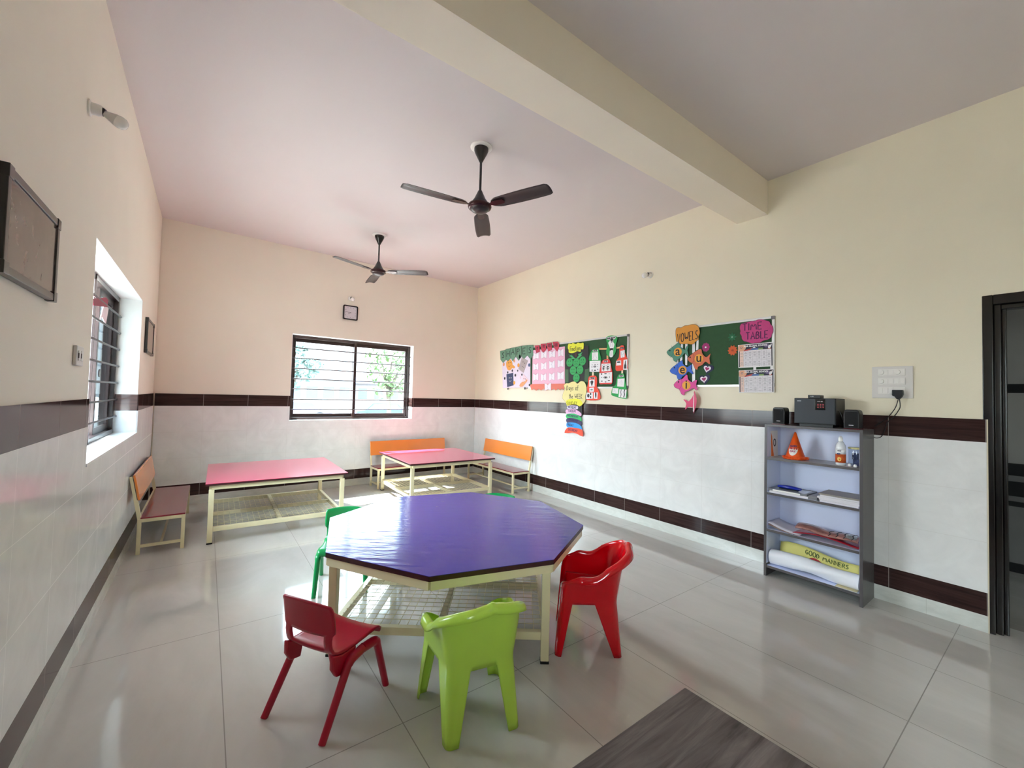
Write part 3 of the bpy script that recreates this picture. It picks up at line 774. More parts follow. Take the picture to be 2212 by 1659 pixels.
# ------------------------------------------------------------------ framed pictures on the left wall
M_pf = mat('black_picture_frame', '#141414', .3, var=.1, coat=.2)
def picture(label, y0, y1, z0, z1, c1, c2, th=.022, fw=.026):
    t = thing('framed_picture', label, 'picture', (0, 0, 0), 0, None); yc, zc = (y0+y1)/2, (z0+z1)/2; w, h = (y1-y0)/2, (z1-z0)/2
    f = lambda u, v, d: (-RW+.001+d, yc+u, zc+v)
    mb = MB()
    for a in ((-w, -h, -w+fw, h), (w-fw, -h, w, h), (-w+fw, -h, w-fw, -h+fw), (-w+fw, h-fw, w-fw, h)):
        x0_, y0_, x1_, y1_ = a; p0 = f(x0_, y0_, 0); p1 = f(x1_, y1_, th)
        mb.box(p0, p1)
    mb.build('frame', M_pf, t, bevel=.003)
    m = tile_mat('faded_photo_'+c1[1:], c1, c2, c1, (), (), (), (), rough=.12, vscale=(1, 1, 1), nscale=14, mottle=0)
    MB().box(f(-w+fw-.002, -h+fw-.002, .004), f(w-fw+.002, h-fw+.002, .018)).build('photograph', m, t)
    for u in (-1, 1):
        for v in (-1, 1):
            cx, cz = u*w, v*h
            MB().box(f(min(cx, cx-u*.035)-(.003 if u < 0 else -.003)*(-1 if u > 0 else 1)*0-.002*(u < 0), min(cz, cz-v*.035)-.002*(v < 0), -.0005), f(max(cx, cx-u*.035)+.002*(u > 0), max(cz, cz-v*.035)+.002*(v > 0), th+.002)).build('corner_guard', M_pf, t, bevel=.002)
    return t
picture('large black framed faded brown photograph on the left wall nearest the camera', -4.610, -4.115, 1.655, 1.955, '#453933', '#7C6E66')
picture('small black framed picture on the left wall between window and corner', -1.255, -.700, 1.672, 1.998, '#6A5F5C', '#9A8F8A', th=.022, fw=.022)

# ------------------------------------------------------------------ small switch on the left wall
M_sw = mat('white_switch_plastic', '#DAD6D2', .3, var=.01)
M_swd = mat('switch_slot_grey', '#6B6663', .5)  # plain grey for the strip beside each rocker
t = thing('light_switch', 'small white double switch box on the left wall beside the barred window', 'switch', (0, 0, 0))
MB().box((-RW+.0005, -3.722, 1.440), (-RW+.014, -3.598, 1.530)).build('switch_box', M_sw, t, bevel=.005, seg=3)
for y in (-3.69, -3.645): 
    k = MB().box((-RW+.013, y-.012+.0, 1.462), (-RW+.018, y+.018, 1.508)).build('rocker_switch', M_hold, t, bevel=.002)
    MB().box((-RW+.0135, y-.014, 1.474), (-RW+.0185, y-.011, 1.496)).build('switch_slot', M_swd, k)

# ------------------------------------------------------------------ power switch panel on the right wall with plug
t = thing('switch_panel', 'large white power panel with round regulators on the right wall by the door', 'switch panel', (0, 0, 0))
Yp0, Yp1, Zp0, Zp1 = -5.690, -5.474, 1.408, 1.630
MB().box((-.012, Yp0, Zp0), (-.0005, Yp1, Zp1)).build('panel_plate', M_sw, t, bevel=.004, seg=3)
yl, yr_ = Yp1-.034, Yp0+.038
rows = [(1.566, 1.612), (1.502, 1.550), (1.436, 1.486)]
for ri, (a, b) in enumerate(rows):
    r_ = MB().box((-.017, yr_, a), (-.0115, yl, b)).build('module_row', M_hold, t, bevel=.002)
    n_ = 5
    for i in range(n_):
        y = yl-(i+.5)*(yl-yr_)/n_
        if (ri, i) in ((0, 0), (0, 3), (1, 0)):
            MB().lathe([(0, 0), (.016, 0), (.014, .010), (0, .011)], (-.017, y-.004, (a+b)/2), Matrix.Rotation(-PI/2, 4, 'Y'), 20).build('regulator_knob', M_hold, r_, smooth=True, autos=40)
        elif not (ri == 2 and i > 2):
            MB().box((-.0195, y-.0115, a+.006), (-.016, y+.0115, b-.006)).build('rocker_switch', M_hold, r_, bevel=.0015)
M_plug = mat('black_plug_plastic', '#0B0B10', .35, var=.05)
t = thing('power_plug', 'black three pin plug with two cables in the white power panel', 'plug', (0, 0, 0))
MB().prism([(-.028, .024), (.026, .024), (.028, -.004), (.022, -.022), (.008, -.040), (-.004, -.040), (-.014, -.022), (-.028, -.014)], -.058, -.0175, lambda u, v, w: (w, -5.618-u, 1.441+v)).build('plug_body', M_plug, t, bevel=.004, seg=3)
def cable(pts, nm='cable', par=None, r=.0026, m=None):
    P_ = [Vector(p) for p in pts]; out = []
    for i in range(len(P_)-1):
        p0, p1, p2, p3 = P_[max(i-1, 0)], P_[i], P_[i+1], P_[min(i+2, len(P_)-1)]
        for j in range(6):
            s = j/6; out.append(.5*(2*p1+(p2-p0)*s+(2*p0-5*p1+4*p2-p3)*s*s+(3*p1-p0-3*p2+p3)*s**3))
    out.append(P_[-1]); return MB().tube(out, r, 7).build(nm, m or M_plug, par, smooth=True)
cable([(-.036, -5.620, 1.403), (-.03, -5.606, 1.35), (-.02, -5.588, 1.315), (-.016, -5.555, 1.266), (-.016, -5.512, 1.226), (-.018, -5.49, 1.204)], par=t)
cable([(-.036, -5.626, 1.403), (-.03, -5.628, 1.35), (-.02, -5.616, 1.32), (-.016, -5.594, 1.282), (-.016, -5.560, 1.240), (-.016, -5.544, 1.180), (-.014, -5.526, 1.137), (-.013, -5.500, 1.124), (-.012, -5.482, 1.130)], par=t)
for y, z, w, h in ((Yp1+.006, 1.598, .012, .030), (Yp1-.022, 1.631, .030, .006), (-5.640, 1.633, .060, .008)):
    pass

# ------------------------------------------------------------------ open bookshelf
M_shelf = mat('dark_grey_laminate', '#565254', .35, var=.08, vscale=12, stretch=(1, 1, .3))
M_shin = mat('pale_bluish_white_laminate', '#DEE5FF', .35, var=.01)
M_shtop = mat('grey_shelf_surface', '#A39E9C', .25, var=.05)
SX0, SX1, SY0, SY1, SZ = -.272, -.010, -5.485, -4.872, 1.185
t = thing('bookshelf', 'tall open grey shelf unit with pale inside against the right wall', 'bookshelf', (-.14, -5.18, 0))
MB().box((SX0, SY1-.018, 0), (SX1, SY1, SZ)).build('side_panel', M_shelf, t, bevel=.001)
MB().box((SX0, SY0, 0), (SX1, SY0+.018, SZ)).build('side_panel', M_shelf, t, bevel=.001)
MB().box((SX0+.004, SY1-.0195, .1), (SX1-.012, SY1-.0180, SZ-.018)).build('inner_lining', M_shin, t)
MB().box((SX0+.004, SY0+.018, .1), (SX1-.012, SY0+.0195, SZ-.018)).build('inner_lining', M_shin, t)
MB().box((SX1-.008, SY0+.018, .06), (SX1-.002, SY1-.018, SZ-.016)).build('back_panel', M_shin, t)
MB().box((SX0, SY0+.018, SZ-.018), (SX1, SY1-.018, SZ)).build('top_panel', M_shelf, t, bevel=.001)
SH = [.925, .652, .366, .084]
for z in SH:
    s_ = MB().box((SX0+.002, SY0+.0195, z-.018), (SX1-.009, SY1-.0195, z)).build('shelf', M_shelf, t)
    MB().box((SX0+.006, SY0+.0197, z-.001), (SX1-.009, SY1-.0197, z+.0006)).build('shelf_surface', M_shtop if z > .9 else M_shin, s_)

# audio set on top
M_sub = mat('charcoal_speaker_front', '#262C34', .5, var=.08, vscale=200)
M_blk = mat('black_speaker_cabinet', '#0E0E10', .4, var=.05)
M_lt = mat('light_grey_print', '#C8C8CC', .4)
M_redp = mat('red_button_print', '#A02430', .4)
t = thing('subwoofer', 'black box subwoofer with control strip in the middle of the shelf top', 'speaker', (-.14, -5.19, SZ))
MB().box((-.222, -5.323, SZ+.020), (-.030, -5.060, SZ+.212)).build('cabinet', M_blk, t, bevel=.003)
MB().box((-.228, -5.318, SZ+.026), (-.221, -5.066, SZ+.208)).build('front_panel', M_sub, t, bevel=.002)
MB().box((-.19, -5.295, SZ), (-.05, -5.085, SZ+.020)).build('plinth', M_blk, t)
c_ = MB().box((-.231, -5.262, SZ+.125), (-.2275, -5.196, SZ+.206)).build('control_panel', mat('gloss_black_panel', '#060608', .12, coat=.5), t, bevel=.002)
for i in range(3):
    for j in range(3): MB().box((-.2325, -5.216-i*.016-.005, SZ+.142+j*.011), (-.2305, -5.216-i*.016+.005, SZ+.148+j*.011)).build('button', M_redp, c_)
text_mesh('USB SD', .011, lambda x, y, z: (-.2315-z, -5.229-x, SZ+.188+y), 'lettering', M_lt, c_)
MB().box((-.2292, -5.108, SZ+.188), (-.2282, -5.082, SZ+.192)).build('badge', M_lt, t)
def sat(label, y, x=-.20):
    t = thing('satellite_speaker', label, 'speaker', (x, y, SZ), 0, 'small black satellite speakers')
    MB().prism([(px*.9, pz) for px, pz in [(-.048, .006), (-.050, .10), (-.044, .128), (-.034, .136), (.034, .136), (.044, .128), (.050, .10), (.048, .006)]], x-.03, x+.06, lambda u, v, w: (w, y-u, SZ+v)).build('cabinet', M_blk, t, bevel=.006, seg=3)
    MB().box((x-.032, y-.036, SZ+.014), (x-.0295, y+.036, SZ+.122)).build('grille', mat('black_speaker_cloth', '#050507', .8), t, bevel=.001)
    MB().box((x-.033, y-.013, SZ+.026), (x-.0318, y+.013, SZ+.031)).build('badge', M_lt, t)
    MB().box((x-.028, y-.046, SZ), (x+.058, y+.046, SZ+.007)).build('base_trim', mat('dark_red_trim', '#5A1620', .25, coat=.4), t, bevel=.002)
sat('small black satellite speaker on the shelf top left of the subwoofer', -4.955)
sat('small black satellite speaker on the shelf top right of the subwoofer', -5.420, -.235)
t = thing('set_top_box', 'tiny black box with a lit display lying on top of the subwoofer', 'electronic box', (-.15, -5.18, SZ+.212))
MB().box((-.20, -5.222, SZ+.2125), (-.13, -5.142, SZ+.236)).build('case', M_blk, t, bevel=.002)
text_mesh('1:50', .014, lambda x, y, z: (-.2005-z, -5.168-x, SZ+.2245+y), 'display_digits', M_lt, t)
cable([(-.20, -5.326, SZ+.12), (-.215, -5.345, SZ+.115), (-.21, -5.360, SZ+.06), (-.16, -5.362, SZ+.01), (-.10, -5.352, SZ+.006), (-.05, -5.345, SZ+.006)], nm='speaker_cable'); tag(bpy.data.objects['speaker_cable'], 'thin black cable hanging between the subwoofer and the right satellite speaker', 'cable')

# shelf 1: party hat, bottle, jar, card
z1 = SH[0]+.0008
M_hat = mat('orange_party_hat_card', '#EE5A14', .45, var=.12, vscale=20)
t = thing('party_hat', 'orange paper birthday cone hat with fluffy trim on the top shelf', 'party hat', (-.175, -5.055, z1))
hx, hy = -.175, -5.052
MB().lathe([(.066, .012), (.064, .016), (.006, .205), (0, .208)], (hx, hy, z1), n=32).build('cone', M_hat, t, smooth=True, autos=60)
random.seed(3); fr = MB()
for i in range(170):
    a = random.uniform(0, 2*PI); r = .062+random.uniform(-.004, .014); z = random.uniform(.003, .016)
    p = Vector((hx+r*math.cos(a), hy+r*math.sin(a), z1+z)); d = Vector((math.cos(a)+random.uniform(-.8, .8), math.sin(a)+random.uniform(-.8, .8), random.uniform(-.1, .5))).normalized()*.018
    q = p+d; q.z = max(q.z, z1+.002); fr.tube([p, (p+q)/2+Vector((0, 0, .002)), q], [.0022, .002, .0008], 4)
for j in range(48):
    a = 2*PI*j/48
fr.tube([(hx+.068*math.cos(2*PI*j/40), hy+.068*math.sin(2*PI*j/40), z1+.0095+.001*math.sin(j*2.1)) for j in range(41)], .009, 8)
fr.build('fringe_trim', mat('fluffy_orange_trim', '#F5601C', .8, var=.2, vscale=60), t)
def onc(x, y, off=.0012):      # on the cone front: x sideways, y height
    r = .064*(1-(y-.016)/.19)+off+.001; a = PI-(-x)/max(r, .01)*-1*-1; a = PI+x/max(r, .012)
    return (hx+r*math.cos(a), hy+r*math.sin(a), z1+y)
disc = [(.034*math.cos(2*PI*i/28), .082+.052*math.sin(2*PI*i/28)) for i in range(28)]
mb = MB(); mb.raw([onc(0, .082)]+[onc(x*.98, y) for x, y in disc]+[onc(x*.5, .082+(y-.082)*.5) for x, y in disc],
   [(0, 29+i, 29+(i+1) % 28) for i in range(28)]+[(29+i, 1+i, 1+(i+1) % 28, 29+(i+1) % 28) for i in range(28)]); mb.build('white_oval', mat('white_print', '#EFEFEA', .4), t, recalc=False)
for w_, yy, m_, sz_ in (('HAPPY', .100, mat('navy_print', '#27306E', .4), .017), ('BIRTH', .082, mat('crimson_print', '#C2203A', .4), .018), ('DAY', .062, mat('magenta_print', '#B02070', .4), .020)):
    text_mesh(w_, sz_, lambda x, y, z, yy=yy: onc(x, y+yy, .0022+z), 'lettering', m_, t, bold=.0006)
M_bot = mat('translucent_white_plastic', '#E4E8EC', .2, var=.02, coat=.3)
t = thing('lotion_bottle', 'white plastic bottle with orange label on the right of the top shelf', 'bottle', (-.19, -5.345, z1))
bx, by = -.205, -5.345
MB().lathe([(0, 0), (.027, 0), (.030, .004), (.030, .120), (.028, .140), (.018, .160), (.011, .168), (0, .168)], (bx, by, z1), n=28).build('bottle_body', M_bot, t, smooth=True, autos=50)
MB().lathe([(.011, .164), (.013, .170), (.014, .184), (.011, .196), (.006, .203), (0, .204)], (bx, by, z1), n=20).build('cap', mat('white_cap', '#F6F6F4', .3), t, smooth=True, autos=50)
MB().lathe([(.0304, .018), (.0304, .078)], (bx, by, z1), n=28).build('orange_label', mat('orange_label_print', '#D05A20', .4, var=.2, vscale=60), t, smooth=True)
MB().lathe([(.0304, .078), (.0304, .115)], (bx, by, z1), n=28).build('white_label', mat('white_label_print', '#EEF0F2', .4), t, smooth=True)
onb = lambda x, y, z: (bx-(.0309+z)*math.cos(x/.031), by-(.0309+z)*math.sin(x/.031), z1+y)
MB().raw([onb(.011*math.cos(2*PI*i/20)-.004, .080+.006*math.sin(2*PI*i/20), .0004) for i in range(20)], [tuple(range(20))]).build('logo_oval', mat('navy_print', '#27306E', .4), t)
MB().raw([onb(.012*math.cos(2*PI*i/20), .043+.015*math.sin(2*PI*i/20), .0004) for i in range(20)], [tuple(range(20))]).build('label_picture', mat('yellow_fruit_print', '#E8C060', .4), t)
text_mesh('MANGO', .008, lambda x, y, z: onb(x, y+.101, z), 'lettering', mat('navy_print', '#27306E', .4), t) if False else MB().box((bx-.0316, by-.011, z1+.098), (bx-.0290, by+.010, z1+.104)).build('label_print', mat('dark_print', '#3A2440', .4), t)
M_jar = glass_mat('clear_jar_plastic', (.86, .9, .94), .06)
t = thing('storage_jar', 'clear jar with yellow rimmed lid and odds and ends beside the bottle', 'jar', (-.13, -5.418, z1))
jx, jy = -.135, -5.415
MB().lathe([(0, .001), (.040, .001), (.043, .006), (.043, .110), (.040, .118)], (jx, jy, z1), n=28).build('jar_body', M_jar, t, smooth=True, autos=50)
MB().lathe([(.041, .116), (.045, .117), (.045, .128), (.0, .130)], (jx, jy, z1), n=28).build('lid', mat('pale_yellow_lid', '#D9D08A', .3), t, smooth=True, autos=50)
MB().box((jx-.022, jy-.02, z1+.002), (jx+.015, jy+.012, z1+.045)).box((jx-.01, jy-.01, z1+.045), (jx+.02, jy+.02, z1+.085)).build('jar_contents', mat('navy_pieces', '#3A4470', .5, var=.3, vscale=50), t)
for i, (dx, dy) in enumerate(((-.215, -5.398), (-.225, -5.432))):
    o = MB().lathe([(0, 0), (.009, 0), (.011, .006), (.007, .016), (0, .018)], (dx, dy, z1), n=16).build('white_cap', mat('white_cap', '#F6F6F4', .3), smooth=True, autos=40)
    tag(o, ('tiny white cap standing before the clear jar, nearer the bottle', 'tiny white cap standing before the clear jar, nearer the side panel')[i], 'cap', 'white caps before the jar')
t = thing('greeting_card', 'white card with orange edge and black ring leaning inside the top shelf left side', 'card', (-.17, -4.90, z1))
kf = lambda u, v, w: (-.215+u, -4.8925-w-.03*(1-v/.21)*.1, z1+v)
MB().prism([(0, 0), (.125, 0), (.125, .205), (0, .205)], 0.001, .003, kf).build('card_sheet', mat('white_card', '#EDECEA', .5), t)
MB().prism([(.002, .004), (.050, .004), (.030, .07), (.018, .16), (.002, .19)], .0032, .0042, kf).build('orange_edge', mat('orange_print', '#E0721E', .5), t)
ring(MB(), [(.066+.024*math.cos(2*PI*i/24), .11+.032*math.sin(2*PI*i/24)) for i in range(24)], [(.066+.016*math.cos(2*PI*i/24), .11+.023*math.sin(2*PI*i/24)) for i in range(24)], .0033, .0043, kf).build('black_ring', mat('black_print', '#141414', .5), t)

# shelf 2: slates, duster, paper stacks
z2 = SH[1]+.0008
M_pap = mat('white_paper_sheets', '#DEDBE2', .6, var=.04, vscale=3, stretch=(1, 1, 200))
M_gry = mat('grey_slate_frame', '#77777E', .4)
def flat(name, label, cat, x0, x1, y0, y1, z, th, m, rot=0, group=None, bev=.001):
    o = MB().box((-(x1-x0)/2, -(y1-y0)/2, 0), ((x1-x0)/2, (y1-y0)/2, th)).build(name, m, bevel=bev)
    o.location = ((x0+x1)/2, (y0+y1)/2, z); o.rotation_euler = (0, 0, math.radians(rot)); return tag(o, label, cat, group)
flat('paper_stack', 'low stack of loose white sheets under the grey slate on the second shelf', 'paper', -.262, -.06, -5.165, -4.905, z2, .016, M_pap, 1)
t = thing('writing_slate', 'grey framed white slate lying under the blue duster on the second shelf', 'slate', (-.16, -5.02, z2+.0165))
MB().box((-.258, -5.155, z2+.0166), (-.060, -4.900, z2+.028)).build('slate_board', mat('pale_slate_surface', '#B9BCC6', .2, coat=.4), t, bevel=.001)
sl_ = MB()
for a in ((-.262, -5.160, -.250, -4.896), (-.068, -5.160, -.056, -4.896), (-.250, -5.160, -.068, -5.140), (-.250, -4.916, -.068, -4.896)): sl_.box((a[0], a[1], z2+.0165), (a[2], a[3], z2+.031))
sl_.build('slate_frame', M_gry, t, bevel=.002)
MB().box((-.2635, -5.115, z2+.018), (-.2618, -4.93, z2+.028)).build('white_edge', mat('white_edge_strip', '#F2F2F0', .4), t)
t = thing('board_duster', 'blue curved plastic board duster on the slate on the second shelf', 'duster', (-.18, -5.02, z2+.0315))
def dust(u, v):
    a = (u-.5)*2; x = a*.078; w = .022*(1-.35*a*a); q = v*2*PI
    return (-.185+w*math.cos(q)+.006*a*a, -5.015+x, z2+.0315+.0145+(.0135*(1-.3*a*a))*math.sin(q)-.004*a*a+.004)
MB().grid(dust, 17, 17).build('duster_body', mat('blue_duster_plastic', '#1B2FA8', .18, coat=.5), t, smooth=True, merge=True)
MB().box((-.203, -5.080, z2+.0315), (-.167, -4.950, z2+.037)).build('felt_pad', mat('dark_felt', '#20242E', .9), t)
flat('writing_slate', 'small grey slate lying flat between duster slate and paper stack', 'slate', -.262, -.09, -5.225, -5.168, z2, .026, M_gry, -2)
for i in range(5):
    flat('paper_stack', ('lowest','second','third','uppermost')[i]+' layer of the white paper pile at the right end of the second shelf' if i < 4 else 'brown topped folder on the paper pile at the right of the second shelf', 'paper' if i < 4 else 'folder', -.262+.006*(i % 2), -.05, -5.462, -5.238+.008*(i % 3), z2+i*.0122, .0118, M_pap if i < 4 else mat('grey_brown_folder', '#8F8882', .5), (-1.2, .8, -.4, .6, .3)[i]*.5, 'white paper piles on the second shelf' if i < 4 else None)

# shelf 3: curling papers, red folder, wrapped packet
z3 = SH[2]+.0008
def curl(u, v):
    x = -.262+.20*v; y = -4.898-.215*u; return (x, y, z3+.006+.05*(1-u)**2*.9+.012*u*v)
o = MB().grid(curl, 14, 5).build('paper_sheets', mat('lilac_white_paper', '#CFCBD8', .6, var=.03), smooth=True, solid=.004); tag(o, 'curling bundle of pale sheets at the left of the third shelf', 'paper')
o = MB().grid(lambda u, v: (-.266+.17*v, -4.90-.205*u, z3+.003+.032*(1-u)**2), 14, 4).build('magazine', mat('brown_edge_paper', '#8A6F66', .6, var=.3, vscale=40), smooth=True, solid=.002); tag(o, 'thin brown edged booklet under the pale sheets on the third shelf', 'booklet')
o = MB().grid(lambda u, v: (-.268+.215*v, -5.070-.390*u, z3+.002+.038*math.exp(-((u-.45)/.5)**2)*(1-.3*v)), 20, 6).build('folder', mat('crimson_folder', '#9C1428', .35, coat=.2), smooth=True, solid=.003); tag(o, 'crimson plastic folder under the wrapped packet on the third shelf', 'folder')
def pk(u, v):
    x = -.264+.15*v; y = -5.085-.370*u; 
    return (x, y, z3+.060+.012*math.sin(u*9)*.5+.018*math.sin(v*PI)-.012*u)
M_pk = mat('brown_pink_printed_wrap', '#9A6A62', .3, var=.35, vscale=30, coat=.5)
t = thing('wrapped_packet', 'shiny brown and pink printed packet lying on the crimson folder', 'packet', (-.19, -5.27, z3+.04))
MB().grid(pk, 26, 9).build('wrapper', M_pk, t, smooth=True, solid=.012)
for i in range(4):
    u = .55+.12*i; mb = MB(); mb.tube([tuple(Vector(pk(u+.02*math.sin(k*2), k/6))+Vector((0, 0, .0065))) for k in range(7)], .003, 5); mb.build('black_stripe', mat('black_print', '#141414', .5), t)
MB().grid(lambda u, v: tuple(Vector(pk(.80+.17*u, .05+.5*v))+Vector((-.001, 0, .0078+.002*math.sin(u*8)))), 6, 5).build('silver_patch', mat('silver_foil', '#C4C8C4', .25, metal=.6, var=.3, vscale=80), t, smooth=True)

# shelf 4: rolled white chart and yellow banner
z4 = SH[3]+.0008
def roll(u, v):
    q = 2*PI*v; rad = .050+.006*math.sin(u*7+1)*.6+.004*math.sin(3*q+u*9)
    return (-.205+rad*1.0*math.cos(q), -4.902-.555*u, z4+.060+.006*math.sin(u*5)+min(rad, .052)*.98*math.sin(q)*(1+.15*(1-u)))
o = MB().grid(roll, 40, 25).build('rolled_chart', mat('white_chart_paper', '#EEF0F8', .55, var=.01), smooth=True, merge=True); tag(o, 'crumpled white paper roll lying in front of the yellow banner on the lowest shelf', 'paper roll')
t = thing('yellow_banner', 'yellow paper banner lettered Good Manners behind the white roll on the lowest shelf', 'banner', (-.12, -5.2, z4))
def ban(u, v, off=0.):     # leaning sheet, u along -y 0..1, v up 0..1
    top = .172-.030*u+.012*math.sin(u*6)-.03*max(0, .1-u)*10*.3; y = -4.935-.505*u
    return (-.150+.035*v-off, y, z4+.004+top*v)
MB().grid(lambda u, v: ban(u, v), 30, 8).build('banner_sheet', mat('yellow_chart_paper', '#DDD47C', .6, var=.05), t, smooth=True, solid=.003)
BANNER = t
MB().raw([ban(.47+.10*math.cos(q*PI/14), .40+.26*math.sin(q*PI/14), .003) for q in range(15)], [tuple(range(15))]).build('red_half_disc', mat('crimson_paper', '#B01828', .5), t)
flat('paper_sheet', 'flat cream paper strip lying under the roll at the right of the lowest shelf', 'paper', -.262, -.17, -5.45, -5.33, z4, .004, mat('cream_paper', '#D8CDA8', .6))

